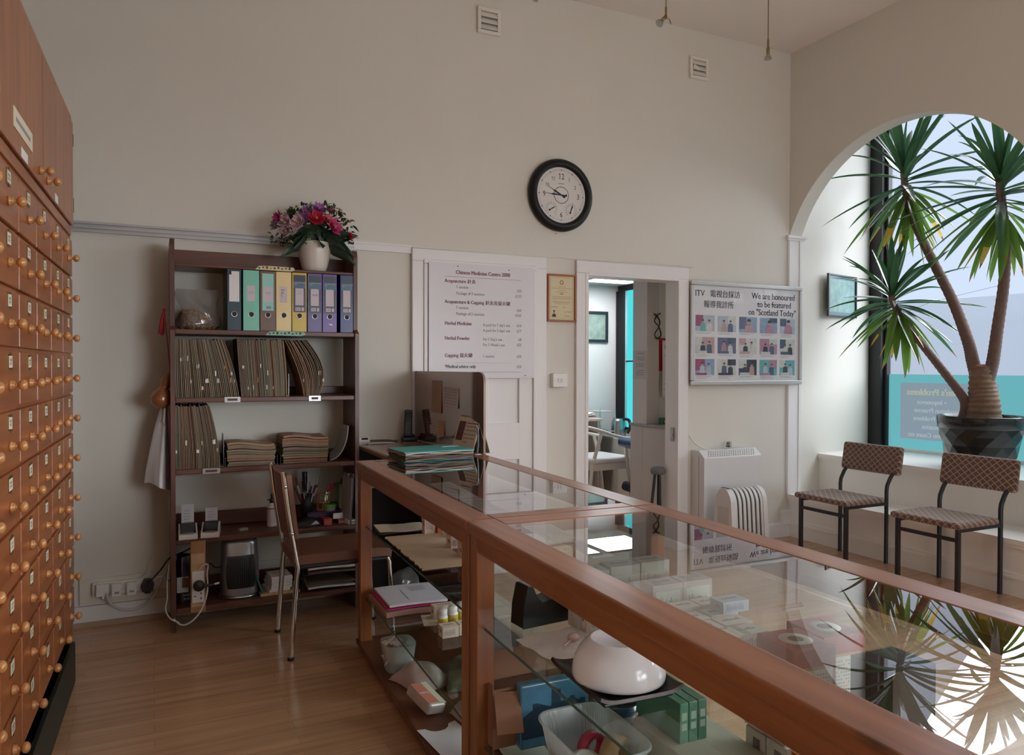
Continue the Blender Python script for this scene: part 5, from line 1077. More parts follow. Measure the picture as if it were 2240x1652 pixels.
for k in range(5):
    m = MB(); m.tube([(.03*(k%3)-.03, -.17, .02+.018*(k//3)),(.03*(k%3)-.03+.01, .17, .02+.018*(k//3))], .013, 8); solo(m, 'herb_bundle', mat('straw_green', (.25,.29,.20), .7, var=.4, scale=60), 'pale green bundle of dried stalks under the glass near the dark brown box', 'bundle', (1.22,.80,S1+.003), -.5, 'dried stalk bundles')
# notices taped under the counter glass
def notice(lab, pts, col=(.66,.66,.65), lines=7):
    P = [at(x, y, z=.8895) for x, y in pts]; o = P[0]
    m = MB(); m.prism([((p-o).x, (p-o).y) for p in P], .0008); m.cur = 1; ex, ey = P[1]-P[0], P[3]-P[0]
    for k in range(lines):
        q = o*0+ey*(.15+.75*k/lines); l = ex*(.5+.3*rnd.random())
        a, b = q+ex*.1, q+ex*.1+l; w = ey*.035; m.add([a+Vector((0,0,.0010)), b+Vector((0,0,.0010)), b+w+Vector((0,0,.0010)), a+w+Vector((0,0,.0010))], [(0,1,2,3)])
    solo(m, 'notice', [mat('notice_paper', col, .6), GREYINK], lab, 'notice', o)
notice('white notice taped under the near counter glass, left of the two by the joint', [(1142,1152),(1200,1183),(1262,1178),(1205,1147)])
notice('white notice with handwriting under the near counter glass, right of the two', [(1230,1187),(1300,1223),(1345,1216),(1272,1182)])
notice('long printed notice taped under far counter glass below the teal folders', [(938,1059),(1000,1092),(1047,1088),(984,1054)], (.62,.61,.60), 9)
notice('small white notice under far counter glass close to its near rail', [(1005,1093),(1062,1123),(1110,1119),(1050,1089)], (.62,.61,.60), 6)
# --- near counter, lower shelf
t = thing('plastic_basket', 'cloudy ribbed plastic basket holding tape rolls on the near counter lower shelf', 'basket', (1.055,1.70,S2), CA)
def bask(e):
    def fn(u, v):
        a = 2*PI*u; ca, sa = math.cos(a), math.sin(a); k = (.80+.2*v)*e; q = .42
        return (.105*k*math.copysign(abs(ca)**q, ca)+.001*math.sin(a*60)*(v < .85), .150*k*math.copysign(abs(sa)**q, sa)+.001*math.sin(a*60)*(v < .85), .002+.115*v)
    return fn
m = MB(); m.sheet(bask(1), 240, 6, .0015); m.box(-.078,.078,-.112,.112,.001,.004); m.build('basket', FROST, t)
m = MB(); m.tube([tuple(Vector(bask(1.02)(k/48, 1))) for k in range(49)], .004, 8, False); m.build('rim', FROST, t)
for lab, pos, r, w, c, R in (('brown parcel tape roll standing on edge in the plastic basket',(1.105,1.665),.052,.048,(.46,.32,.17),rotm(PI/2,0,.5)),('wide white tape roll lying in the plastic basket',(1.015,1.665),.045,.05,(.66,.64,.58),rotm(.3,.1,0)),('red cored clear tape roll behind the brown roll in the basket',(1.08,1.745),.042,.03,(.55,.05,.12),rotm(PI/2,.2,.2))):
    z = S2+.005+(r if 'lying' not in lab else .035); m = MB(); m.lathe([(r*.72,-w/2),(r,-w/2),(r,w/2),(r*.72,w/2),(r*.72,-w/2)], 36, R); solo(m, 'tape_roll', mat('tape_%d' % int(c[0]*99), c, .3), lab, 'tape', (pos[0],pos[1],z))
parcel('crumpled clear film bag with purple flower print in the plastic basket', .27, 1.60, .13, .11, .065, FILM, z=S2+.006, name='film_bag')
t = thing('cardboard_box', 'open brown cardboard box with bent flaps behind the plastic basket', 'box', (.985,1.962,S2), 0); CB = mat('cardboard', (.27,.13,.075), .75, var=.06)
m = MB(); m.box(-.12,.14,-.032,-.028,0,.17); m.box(-.12,.14,.028,.032,0,.18); m.box(-.12,-.116,-.03,.03,0,.18); m.box(.136,.14,-.03,.03,0,.18); m.box(-.12,.14,-.03,.03,0,.003); m.build('box', CB, t)
m = MB(); m.boxc((-.085,-.065,.115),(.075,.003,.11),rotm(-.55,0,-.25)); m.build('flap', CB, t); m = MB(); m.boxc((.01,.03,.215),(.25,.003,.08),rotm(-.25,0,0)); m.build('flap', CB, t)
t = thing('picture_box', 'glossy box printed with a blue city skyline behind the plastic basket', 'box', (1.045,1.905,S2), -.03)
SKYP = mat('sky_print', (.07,.20,.32), .25, var=.5, scale=14); TOWER = mat('tower_print', (.02,.045,.075), .3)
m = MB(); m.box(-.11,.11,-.018,.018,0,.185); m.build('box', SKYP, t, .006, 3); m = MB(); r = random.Random(4); x = -.105
while x < .10: w = r.uniform(.008,.02); m.box(x,min(x+w,.108),-.0188,-.018,.03,.08+r.uniform(.0,.06)+(.03 if abs(x) < .02 else 0)); x += w
m.prism([(-.108,.09),(-.05,.125),(0,.105),(.05,.13),(.108,.10),(.108,.03),(-.108,.03)], .0004, on_back(0,0,-.018)); m.build('skyline', TOWER, t)
m = MB(); m.lathe([(0,0),(.045,0),(.062,.03),(.072,.085),(.069,.085),(.058,.03),(.0,.006)], 30); solo(m, 'bowl', mat('dark_blue_glaze', (.02,.06,.10), .2, coat=.5), 'dark blue bowl behind the plastic basket near the green boxes', 'bowl', (1.262,1.90,S2))
carton('base_carton', 'wide cream carton lying under the three green boxes', (1.30,1.58,S2), (.20,.30,.108), (.60,.54,.44), seed=101, plain=True)
GRN = [(.10,.26,.17),(.09,.23,.15),(.085,.20,.14)]
for k in range(3):
    t = thing('green_box', ('slim green box with pale stickers, left of the three standing on the cream carton','slim green box with pale stickers, middle of the three standing on the cream carton','slim green box with pale stickers, right of the three standing on the cream carton')[k], 'box', (1.246+.030*k,1.66,S2+.1088), CA, 'slim green boxes')
    m = MB(); m.box(-.0135,.0135,-.105,.10,0,.105); m.build('box', mat('green_box_%d' % k, GRN[k], .4), t, .0015)
    m = MB(); m.box(-.008,.008,-.1058,-.105,.060,.080); m.box(-.008,.008,-.1058,-.105,.034,.052); m.build('sticker', mat('pale_green_label', (.40,.48,.40), .5), t)
for k, (y, z, lab) in enumerate(((1.465,0,'white carton with barcode, lower left of the stack of four at the basket level'),(1.392,0,'white carton with barcode, lower right of the stack of four at the basket level'),(1.475,.092,'white carton with barcode, upper left of the stack of four at the basket level'),(1.402,.092,'white carton with barcode, upper right of the stack of four at the basket level'))):
    carton('barcode_carton', lab, (1.428 if k < 2 else 1.432,y,S2+.06+z), (.056,.070,.090), (.64,.56,.50), seed=k+110, bars=True, group='barcode cartons in the stack of four')
carton('base_carton', 'pale carton under the stack of barcode cartons', (1.428,1.40,S2), (.06,.16,.0595), (.58,.52,.46), seed=120, plain=True)
carton('orange_carton', 'orange carton right of the barcode cartons on the near counter lower shelf', (1.42,1.28,S2), (.06,.11,.16), (.50,.14,.03), seed=121)
# --- near counter, bottom: boxes of stock
for k, (u, v, d, c, lab) in enumerate(((.22,1.60,(.24,.26,.13),(.26,.15,.09),'brown carton on the bottom board of the near counter by the joint post'),(.24,1.20,(.28,.34,.15),(.50,.45,.38),'pale carton on the bottom board in the middle of the near counter'))):
    carton('stock_carton', lab, cw(OB,u,v,S0), d, c, seed=130+k, plain=True)

# ================================================================ things on the walls
def vent(x0, x1, z0, z1, lab):
    t = thing('air_vent', lab, 'vent', ((x0+x1)/2, D, (z0+z1)/2), 0, 'wall air vents'); w, h = (x1-x0)/2, (z1-z0)/2; i = .72
    m = MB(); m.frame(-w,w,-h,h,w*(1-i),-.022,0); m.build('frame', CPL, t, .004)
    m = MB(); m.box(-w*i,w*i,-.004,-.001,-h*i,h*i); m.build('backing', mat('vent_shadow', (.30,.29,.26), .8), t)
    for k in range(3):
        m = MB(); m.boxc((0,-.013,h*i*(.66-.66*k)),(w*i*2,.004,h*i*.62),rotm(-.5,0,0)); m.build('slat', CPL, t)
    return t
vent(1.875,2.035,3.478,3.644,'white louvred air vent high on back wall, left of the pendant spotlights')
t = vent(3.564,3.731,3.472,3.635,'white louvred air vent with a broken slat, near the corner by the arch')
m = MB(); m.boxc((-.03,-.020,0),(.05,.004,.03),rotm(-.2,.35,0)); m.build('broken_slat', CPL, t)
# clock
t = thing('wall_clock', 'round black wall clock with white dial on the back wall', 'clock', (2.480,D,2.500)); R0 = .243
m = MB(); m.lathe([(0,0),(R0*.92,0),(R0,.012),(R0,.024),(R0*.97,.040),(R0*.90,.052),(R0*.84,.055),(R0*.80,.050),(R0*.775,.040),(R0*.765,.028)], 64, on_back(0,0)); m.build('rim', mat('matt_black_rim', (.006,.006,.007), .42, spec=.35), t)
m = MB(); m.lathe([(0,.0275),(R0*.77,.0275)], 64, on_back(0,0)); dial = m.build('dial', mat('dial_white', (.74,.73,.71), .5), t)
DR = R0*.765; m = MB(); B = lambda x, z, e=.0282: on_back(x, z, -e)
m.lathe([(DR*.895,.0279),(DR*.90,.0279)], 64, on_back(0,0))
for k in range(12): a = PI/2-k*PI/6; m.lathe([(0,.0281),(DR*.022,.0281)], 10, on_back(DR*.90*math.cos(a), DR*.90*math.sin(a)))
for k, s in ((12,.30),(1,.19),(2,.19),(3,.27),(6,.27),(9,.27),(10,.19),(11,.19)):
    a = PI/2-k*PI/6; r = DR*(.66 if s < .2 else .70 if k != 12 else .68); m.text(str(k), DR*s, B(r*math.cos(a), r*math.sin(a)-DR*s*.36), 'CENTER', bold=-.004, sx=.85)
m.lathe([(DR*.285,.0281),(DR*.305,.0281)], 48, on_back(0,0))
m.text('precision', DR*.045, B(0,DR*.385), 'CENTER', serif=False) if False else m.box(-DR*.12,DR*.12,-.0281,-.028,DR*.40,DR*.415)
m.build('markings', INK, dial)
m = MB()
for cx in (-.40, .40):
    for k in range(13):
        a = math.radians(225-k*22.5); m.X = on_back(DR*cx, -DR*.52, -.0280) @ rotm(0,0,a); m.box(DR*.17,DR*.21,-DR*.012,DR*.012,0,.0002); m.box(DR*.22,DR*.27,-DR*.006,DR*.006,0,.0002)
m.X = Matrix(); m.build('gauge_marks', GREYINK, dial)
def hand(name, ang, l, w, tail, cx=0, cz=0, e=.031):
    m = MB(); m.X = on_back(cx,cz,-e) @ rotm(0,0,ang); m.prism([(-tail,-w*.5),(l*.55,-w),(l*.62,-w*.3),(l,-w*.12),(l,w*.12),(l*.62,w*.3),(l*.55,w),(-tail,w*.5)], .0012); m.lathe([(0,.0014),(w*1.6,.0014)], 12, trm(-tail,0,0)); return m.build(name, INK, t)
hand('hour_hand', math.radians(153), DR*.58, DR*.030, DR*.12); hand('minute_hand', math.radians(178), DR*.66, DR*.028, DR*.18, e=.033)
hand('gauge_needle', math.radians(32), DR*.20, DR*.022, DR*.10, -DR*.40, -DR*.52); hand('gauge_needle', math.radians(70), DR*.26, DR*.022, DR*.10, DR*.40, -DR*.52)
m = MB(); m.lathe([(0,.040),(R0*.775,.040)], 64, on_back(0,0)); m.build('cover_glass', GCLEAR, t)
m = MB(); m.lathe([(0,0),(.004,.001),(0,.004)], 10, on_back(0,0)); solo(m, 'nail', BLACK, 'small dark nail in the wall under the clock', 'nail', (2.455,D,2.245))
# price board
t = thing('price_board', 'white price board with maroon headings screwed to the closed panelled door', 'sign', (1.905,D-.042,1.635)); bw, bh = .366, .361
m = MB(); m.box(-bw,bw,0,.006,-bh,bh); m.build('board', mat('board_white', (.72,.72,.77), .35), t)
MAR = mat('maroon_lettering', (.24,.035,.06), .6); m = MB(); n = MB(); X0 = -.262; bx = lambda x, z: on_back(x, z+.026, -.0006)
m.text('Chinese Medicine Centre 2000', .034, bx(0,.268), 'CENTER', .012, sx=.88); m.box(-.265,.265,-.0008,-.0004,.275,.2765)
rows = [('h','Acupuncture \u91dd\u7078',.213),('i','1 session',.178,None),('i','Package of 3 sessions',.139,'\u00a3135'),('h','Acupuncture & Cupping \u91dd\u7078\u53ca\u62d4\u706b\u7f50',.083),('i','1 session',.049,None),('i','Package of 3 sessions',.011,'\u00a3165'),('h','Herbal Medicine',-.052),('h','Herbal Powder',-.145),('h','Cupping \u62d4\u706b\u7f50',-.253)]
for r in rows:
    if r[0] == 'h':
        q = next((i for i, c in enumerate(r[1]) if ord(c) > 0x3000), None)
        if q: m.mixed(r[1][:q].strip(), r[1][q:], .031, bx(X0, r[2]), .012, .88)
        else: m.text(r[1], .031, bx(X0, r[2]), 'LEFT', .012, sx=.88)
    else: n.text(r[1], .026, bx(-.185, r[2]), 'LEFT', 0, sx=.86)
for z, p in ((.172,'\u00a350'),(.137,'\u00a3135'),(.045,'\u00a360'),(.012,'\u00a3165'),(-.055,'\u00a310'),(-.090,'\u00a317'),(-.145,'\u00a38'),(-.180,'\u00a350'),(-.255,'\u00a320'),(-.322,'\u00a320')): n.text(p, .025, bx(.272, z), 'RIGHT', 0, sx=.9)
for z, s in ((-.055,"A pack for 1 day's use"),(-.090,"A pack for 2 days' use"),(-.147,"For 1 Day's use"),(-.182,"For 1 Week's use"),(-.255,'1 session')): n.text(s, .025, bx(-.002, z), 'LEFT', 0, sx=.86)
for k in range(54): n.box(-.20+.0074*k,-.1965+.0074*k,-.0008,-.0004,-.263,-.2615)
n.text('*Medical advice only', .029, bx(X0,-.322), 'LEFT', .012, sx=.88); n.box(-.265,.265,-.0008,-.0004,-.3225,-.321)
for x, z in ((-.175,.342),(.180,.338),(.30,-.345)): n.lathe([(0,.001),(.004,.0008)], 10, on_back(x,z))
m.build('heading_lettering', MAR, t); n.build('price_lettering', mat('dark_lettering', (.06,.055,.06), .6), t)
# certificate
t = thing('certificate', 'framed cream certificate with small portrait between the closed door and doorway', 'certificate', (2.496,D,1.812)); w, h = .110, .160
m = MB(); FRW = mat('orange_wood_frame', (.36,.10,.03), .35); m.frame(-w,w,-h,h,.013,-.018,0); m.build('frame', FRW, t, .003)
m = MB(); m.box(-w+.012,w-.012,-.008,-.002,-h+.012,h-.012); pp = m.build('sheet', mat('cert_paper', (.70,.62,.38), .6), t)
m = MB(); e = -.0084
for a, b, c, d in ((-.086,.086,.134,.1352),(-.086,.086,-.1352,-.134),(-.086,-.0848,-.135,.135),(.0848,.086,-.135,.135)): m.box(a,b,e,e+.0004,c,d)
m.lathe([(.008,.0083),(.016,.0083)], 18, on_back(0,.105))
for z, l in ((.075,.03),(.064,.085),(.05,.03),(.038,.045),(.026,.02),(.008,.075),(0,.068),(-.008,.07),(-.024,.07),(-.032,.066),(-.040,.05)): m.box(-l,l,e,e+.0004,z,z+.0022)
m.cur = 1; m.text('\u5f35\u570b\u83ef' if False else '\u8b49\u66f8', .012, on_back(-.012,.024,e), serif=False)
for z, x0, x1 in ((-.062,-.08,-.03),(-.062,.01,.03),(-.095,.02,.04),(-.122,.02,.07)): m.box(x0,x1,e,e+.0004,z,z+.0022)
m.tube([(.045+.005*k,e,-.092+.008*math.sin(k*2.1)) for k in range(8)], .0008, 4)
m.build('print', [mat('sepia_print', (.40,.22,.10), .6), INK], pp)
m = MB(); m.prism([(-.074,-.128),(-.042,-.128),(-.044,-.112),(-.054,-.107),(-.062,-.107),(-.072,-.112)], .0004, on_back(0,0,-.008)); m.cur = 1; m.lathe([(0,.0086),(.0085,.0086)], 14, on_back(-.058,-.096) @ Matrix.Diagonal((1,1.25,1,1))); m.cur = 0; m.lathe([(0,.0088),(.0085,.0088)], 14, on_back(-.058,-.088) @ Matrix.Diagonal((1,.55,1,1))); m.build('portrait', [INK, mat('skin_print', (.50,.30,.20), .6)], pp)
m = MB(); m.box(-w+.012,w-.012,-.0105,-.0095,-h+.012,h-.012); m.build('glass', GCLEAR, t)
# light switch
t = thing('light_switch', 'white surface mounted double light switch between the closed door and doorway', 'switch', (2.473,D,1.257))
m = MB(); m.box(-.056,.056,-.036,0,-.047,.047); m.build('box', WPL, t, .006, 3)
for x in (-.010,.012): m = MB(); m.boxc((x,-.037,0),(.018,.008,.030),rotm(.12,0,0)); m.build('rocker', WPL, t, .002)
m = MB()
for x in (-.042,.042): m.lathe([(0,.0368),(.003,.0366)], 8, on_back(x,0))
m.build('screws', STEEL, t)
# poster
t = thing('poster_frame', 'silver framed poster of fifteen small photographs right of the doorway', 'poster', (4.122,D-.022,1.600)); w, h = .556, .388
SILV = mat('silver_frame', (.50,.49,.48), .35, .5); m = MB(); m.frame(-w,w,-h,h,.034,-.022,0)
m.build('frame', SILV, t, .007, 3)
m = MB(); m.box(-w+.03,w-.03,-.010,-.003,-h+.03,h-.03); sh = m.build('sheet', mat('poster_sheet', (.70,.70,.74), .4), t)
m = MB(); P = lambda x, z: on_back(x, z, -.0106); BLU = mat('slate_lettering', (.10,.14,.19), .6)
m.text('ITV', .062, P(-.515,.275), 'LEFT', .004); m.text('\u96fb\u8996\u53f0\u63a1\u8a2a', .058, P(-.375,.275), 'LEFT', .01, False); m.text('\u5831\u5c0e\u6211\u8a3a\u6240', .058, P(-.435,.195), 'LEFT', .01, False)
m.text('We are honoured', .066, P(.255,.275), 'CENTER', .010, sx=.92); m.text('to be featured', .066, P(.265,.212), 'CENTER', .010, sx=.92); m.text('on "Scotland Today"', .066, P(.245,.150), 'CENTER', .010, sx=.90); m.build('lettering', BLU, sh)
r = random.Random(11); QS = [(.30,.06,.14),(.10,.12,.22),(.40,.46,.52),(.06,.10,.16),(.22,.34,.48),(.45,.30,.30),(.12,.40,.42),(.03,.04,.06),(.55,.58,.55),(.40,.22,.30),(.42,.52,.60)]
QM = [mat('photo_tone_%d' % k, c, .4, var=.25, scale=40) for k, c in enumerate(QS)]
SCN = [(2,0,6,8),(2,8,5,1),(4,1,5,7),(4,3,9,10),(10,3,9,8),(5,8,7,3),(1,3,9,8),(8,5,7,8),(9,8,7,3),(8,3,8,7),(4,0,10,2),(8,7,3,7),(7,8,7,5),(6,9,10,3),(6,8,7,10)]
for row in range(3):
    for col in range(5):
        bg_, f1, f2, f3 = SCN[row*5+col]; x0 = -.508+.208*col; z0 = -.026-.163*row-.0012*col; pw, ph = .178-(.02 if col == 4 else 0), .120
        m = MB(); zt = z0+.16; m.cur = 0; m.box(x0,x0+pw,-.0108,-.0100,zt-ph,zt); e = -.0111
        m.cur = 1; m.box(x0, x0+pw*r.uniform(.3,.5), e, e+.0002, zt-ph*r.uniform(.4,.9), zt) if col % 2 == 0 else m.box(x0+pw*.55,x0+pw,e,e+.0002,zt-ph*r.uniform(.3,.7),zt)
        e -= .0003
        for q in range(1 if (row == 0 and col in (2,3,4)) else 2):
            cx = x0+pw*(.32+.36*q+.06*r.random()) if not (row == 0 and col in (2,3,4)) else x0+pw*.55; k = 1.5 if (row == 0 and col in (2,3,4)) else .85
            m.cur = 2 if q == 0 else 3; b = .030*k; top = zt-ph*(.40+.12*r.random())
            m.prism([(cx-b,zt-ph),(cx+b,zt-ph),(cx+b*.85,top-b*.25),(cx+b*.3,top),(cx-b*.3,top),(cx-b*.85,top-b*.25)], .0002, on_back(0,0,e))
            m.cur = 5; m.lathe([(0,0),(.0125*k,0)], 12, on_back(cx, top+.012*k, e-.0002) @ Matrix.Diagonal((1,1.25,1,1))); m.cur = 4; m.lathe([(0,0),(.0132*k,0)], 12, on_back(cx, top+.021*k, e-.0003) @ Matrix.Diagonal((1,.6,1,1)))
        m.cur = 1; m.box(x0+pw*.05,x0+pw*.6,e-.0008,e-.0005,zt-ph,zt-ph*(.86-.06*r.random())) if row else None
        m.build('photograph', [QM[bg_],QM[f1],QM[f2],QM[f3],QM[7],mat('photo_skin', (.50,.30,.30), .4)], sh)
        n = MB()
        for q in range(2+r.randrange(2)): n.box(x0+.008,x0+.008+pw*r.uniform(.5,.85),-.0106,-.0102,zt-ph-.010-.008*q,zt-ph-.0075-.008*q)
        n.build('caption', GREYINK, sh)
m = MB(); m.box(-w+.03,w-.03,-.0155,-.0145,-h+.03,h-.03); m.build('cover_sheet', GCLEAR, t)
# framed picture in the bay
ba = math.atan2(.18, 1.12); q0 = at(1783,648,y=4.46); px = 4.94
t = thing('framed_picture', 'small dark framed sea green picture on the splayed wall of the window bay', 'picture', (5.227, 4.512, 1.945), ba+math.radians(5)); w, h = .245, .176
m = MB(); m.frame(-w,w,-h,h,.014,-.018,0)
m.build('frame', mat('gunmetal_frame', (.05,.055,.06), .3, .4), t, .002)
m = MB(); m.box(-w+.012,w-.012,-.006,-.002,-h+.012,h-.012); m.build('mount', mat('teal_mount', (.12,.24,.26), .5), t)
m = MB(); m.box(-w+.038,w-.038,-.0066,-.006,-h+.040,h-.040); m.build('print', mat('sea_print', (.25,.42,.40), .5, var=.55, scale=16), t)
m = MB(); m.box(-w+.012,w-.012,-.0105,-.0095,-h+.012,h-.012); m.build('glass', GCLEAR, t)
# thin cables along the wall
cable('cable', [(1.44,4.444,2.083),(1.9,4.444,2.081),(2.36,4.444,2.077),(2.48,4.445,2.088),(2.60,4.444,2.083),(3.1,4.424,2.086),(3.556,4.424,2.088),(3.572,4.440,2.075)], .0035, CPL, 'thin cream cable clipped along the tops of both door frames')
cable('cable', [(3.574,4.444,2.07),(3.574,4.444,1.4),(3.574,4.444,.90),(3.585,4.44,.84),(3.63,4.43,.78),(3.72,4.42,.735),(3.78,4.41,.722)], .0045, CPL, 'cream cable running down beside the doorway and curving to the wall heater')
# wall heater, oil heater
t = thing('wall_heater', 'white wall convector heater right of the doorway', 'heater', (3.604, 4.30, 0)); HW = mat('heater_white', (.72,.72,.72), .4)
m = MB(); m.prism([(0,.08),(.145,.08),(.145,.735),(.06,.735),(0,.685)], .545, Matrix(((0,0,1,0),(1,0,0,0),(0,1,0,0),(0,0,0,1)))); m.build('casing', HW, t, .006, 3)
m = MB()
for a in range(21):
    for b in range(4):
        f = .2+.2*b; m.boxc((.05+.0215*a+.010*b, .06*f-.0012, .685+.05*f+.0012),(.011,.005,.0012),rotm(math.atan2(.05,.06),0,.5))
m.build('louvre_slots', mat('slot_shadow', (.10,.11,.12), .7), t)
m = MB(); m.box(-.0008,.001,.058,.061,.08,.70); m.build('seam', mat('slot_shadow', (0,0,0)), t)
t = thing('plug', 'grey three pin plug lying on top of the wall heater', 'plug', (3.91,4.385,.738), .5); m = MB(); m.box(-.022,.022,-.016,.016,.006,.05); m.build('plug_body', mat('grey_plug', (.36,.35,.33), .45), t, .008, 3)
m = MB()
for a, b, c in ((-.034,0,.036),(-.034,-.010,.016),(-.034,.010,.016)): m.box(a,a+.014,b-.0025,b+.0025,c-.004,c+.004)
m.tube([(.01,0,.012),(.045,.01,.002),(.09,.02,.003)], .003, 6); m.build('pins', INK, t)
t = thing('oil_heater', 'white portable heater with arched fins in front of the wall heater', 'heater', (3.605, 4.10, 0), -.06); SL = mat('dark_green_slot', (.04,.065,.065), .5)
def arc(dw, zt, w0, s=1.0):
    P = [(-w0,.045)]
    for k in range(17):
        a = PI*k/16; P.append((-dw*math.cos(a)*(1 if True else 1), zt-.12+.12*math.sin(a)))
    P.append((w0,.045)); return P
Y = Matrix(((0,0,1,0),(1,0,0,0),(0,1,0,0),(0,0,0,1)))
m = MB(); m.prism(arc(.075,.485,.100), .250, trm(.035,0,0) @ Y, True); m.build('core', SL, t)
for k in range(7):
    m = MB(); m.prism(arc(.083,.495,.108), .0215, trm(.035+.0375*k,0,0) @ Y, True); m.build('fin', HW, t)
for x in (0, .278):
    m = MB(); m.prism(arc(.088,.50,.118), .036, trm(x,0,0) @ Y, True); e_ = m.build('end_panel', HW, t, .008, 2)
    if x == 0:
        m = MB(); m.box(-.001,.001,-.060,.060,.10,.37); m.build('control_plate', mat('pale_grey_plastic', (.56,.56,.54), .4), e_)
        m = MB(); m.text('heat', .035, Matrix(((0,0,-1,-.0015),(0,-1,0,.0),(1,0,0,.12),(0,0,0,1))), bold=.02, serif=False) if False else [m.box(-.0015,-.001,-.012+.003*(q%3),.006-.002*(q%2),.16+.016*q,.17+.016*q) for q in range(5)]
        m.build('print', GREYINK, e_)
        m = MB()
        for q in range(5): m.box(.006,.030,-.045+.018*q,-.040+.018*q,.498,.5015)
        m.build('vent_slots', SL, e_)
m = MB(); m.box(.036,.278,-.118,-.100,.04,.16); m.box(.036,.278,.100,.118,.04,.16); m.box(0,.315,-.12,.12,.012,.045); m.build('base', HW, t, .006)
m = MB()
for x in (.04,.26): m.box(x,x+.03,-.13,.13,0,.014)
m.build('feet', mat('grey_plug', (0,0,0)), t)
cable('cable', [(4.152,4.40,.60),(4.158,4.40,.55),(4.172,4.40,.48),(4.165,4.40,.42),(4.154,4.40,.38)], .003, mat('grey_plug', (0,0,0)), 'short grey cable looping at the right side of the wall heater')
# pendant spotlights on a ceiling track
def pend(x, y, zb, tilt, lab):
    t = thing('pendant_spotlight', lab, 'lamp', (x, y, HC), 0, 'pendant spotlights')
    L_ = HC-zb; m = MB(); m.tube([(0,0,0),(0,0,-L_+.085)], .0035, 6); m.build('cord', BRASS, t); m = MB(); m.lathe([(0,0),(.03,0),(.03,-.012),(.012,-.03),(0,-.03)], 18); m.build('ceiling_cup', BRASS, t)
    R = trm(0,0,-L_+.075) @ rotm(0,tilt,0)
    m = MB(); m.tube([(0,0,-L_+.13),(0,0,-L_+.072)], .007, 8); m.X = R; m.lathe([(.006,.004),(.011,0),(.012,-.03),(.010,-.04),(0,-.04)], 14); m.build('lamp_holder', BRASS, t)
    m = MB(); m.X = R; m.lathe([(.008,-.038),(.012,-.045),(.022,-.062),(.0255,-.074),(.0245,-.075),(.020,-.062),(.010,-.048),(0,-.046)], 20); m.build('bulb', glass('lamp_glass', (.78,.77,.74), .05, 1, haze=.2), t)
    if tilt: m = MB(); m.X = R; m.tube([(.006,0,-.005),(.03,.006,.012),(.052,.006,.002),(.056,.0,-.006),(.05,-.006,-.004),(.028,-.006,.004),(.006,-.002,-.012)], .0018, 6); m.build('bracket_wire', BRASS, t)
pend(2.03,3.85,3.435,.75,'pendant spotlight nearest the left air vent, cut by top of the photo')
pend(2.85,3.78,3.425,.75,'pendant spotlight with wire bracket in the middle of the three')
pend(3.68,3.78,3.385,0,'straight hanging pendant spotlight nearest the arch')

# ================================================================ yucca in the window bay
def leaf_mat(name, c1, c2, tr):
    m, nt, b = _new(name); N, L = nt.nodes, nt.links; N.remove(b); out = N['Material Output']
    tc = N.new('ShaderNodeTexCoord'); n = N.new('ShaderNodeTexNoise'); n.inputs['Scale'].default_value = 9; L.new(tc.outputs['Object'], n.inputs['Vector'])
    x = N.new('ShaderNodeMix'); x.data_type = 'RGBA'; x.inputs['A'].default_value = (*c1,1); x.inputs['B'].default_value = (*c2,1); L.new(n.outputs['Fac'], x.inputs['Factor'])
    d = N.new('ShaderNodeBsdfDiffuse'); t = N.new('ShaderNodeBsdfTranslucent'); g = N.new('ShaderNodeBsdfGlossy'); g.inputs['Roughness'].default_value = .35
    L.new(x.outputs['Result'], d.inputs['Color']); L.new(x.outputs['Result'], t.inputs['Color'])
    a = N.new('ShaderNodeMixShader'); a.inputs[0].default_value = tr; L.new(d.outputs[0], a.inputs[1]); L.new(t.outputs[0], a.inputs[2])
    f = N.new('ShaderNodeFresnel'); f.inputs['IOR'].default_value = 1.12; s = N.new('ShaderNodeMixShader'); L.new(f.outputs[0], s.inputs[0]); L.new(a.outputs[0], s.inputs[1]); L.new(g.outputs[0], s.inputs[2])
    L.new(s.outputs[0], out.inputs['Surface']); return m
YL = [leaf_mat('yucca_leaf', (.035,.10,.05), (.075,.165,.07), .35), leaf_mat('old_yucca_leaf', (.09,.19,.035), (.17,.28,.05), .45), leaf_mat('yellowed_tip', (.62,.38,.05), (.70,.50,.12), .4), leaf_mat('brown_tip', (.28,.12,.06), (.36,.18,.09), .3)]
PX = 5.25; pc = Vector((PX, 3.335, .638))
yp = thing('potted_yucca', 'tall potted yucca with three leafy heads in the arched window bay', 'plant', pc)
POT = mat('black_glossy_pot', (.010,.013,.014), .18, coat=.3)
m = MB(); n = 14; prev = None; vs = []; fs = []
prof = [(.195,0),(.205,.04),(.222,.10),(.232,.17),(.250,.235),(.258,.285),(.270,.29),(.274,.372)]
for i, (r, z) in enumerate(prof):
    for j in range(n): a = 2*PI*(j+.5*(i % 2 if i < 6 else 0))/n; vs.append((r*(1+(.02 if (i+j) % 2 and i < 6 else 0))*math.cos(a), r*(1+(.02 if (i+j) % 2 and i < 6 else 0))*math.sin(a), z))
for i in range(len(prof)-1):
    if i >= 6: continue
    for j in range(n):
        a, b, c, d = i*n+j, i*n+(j+1)%n, (i+1)*n+j, (i+1)*n+(j+1)%n
        if i % 2 == 0: fs += [(a,b,c),(b,d,c)]
        else: fs += [(a,b,d),(a,d,c)]
m.add(vs, fs); m.lathe([(.255,.285),(.270,.288),(.274,.368),(.270,.374),(.258,.372),(.252,.335)], 48); m.build('pot', POT, yp)
m = MB(); m.lathe([(0,.345),(.20,.342),(.256,.338)], 30); m.build('soil', mat('potting_soil', (.035,.022,.015), .95, var=.4, bump=.6), yp)
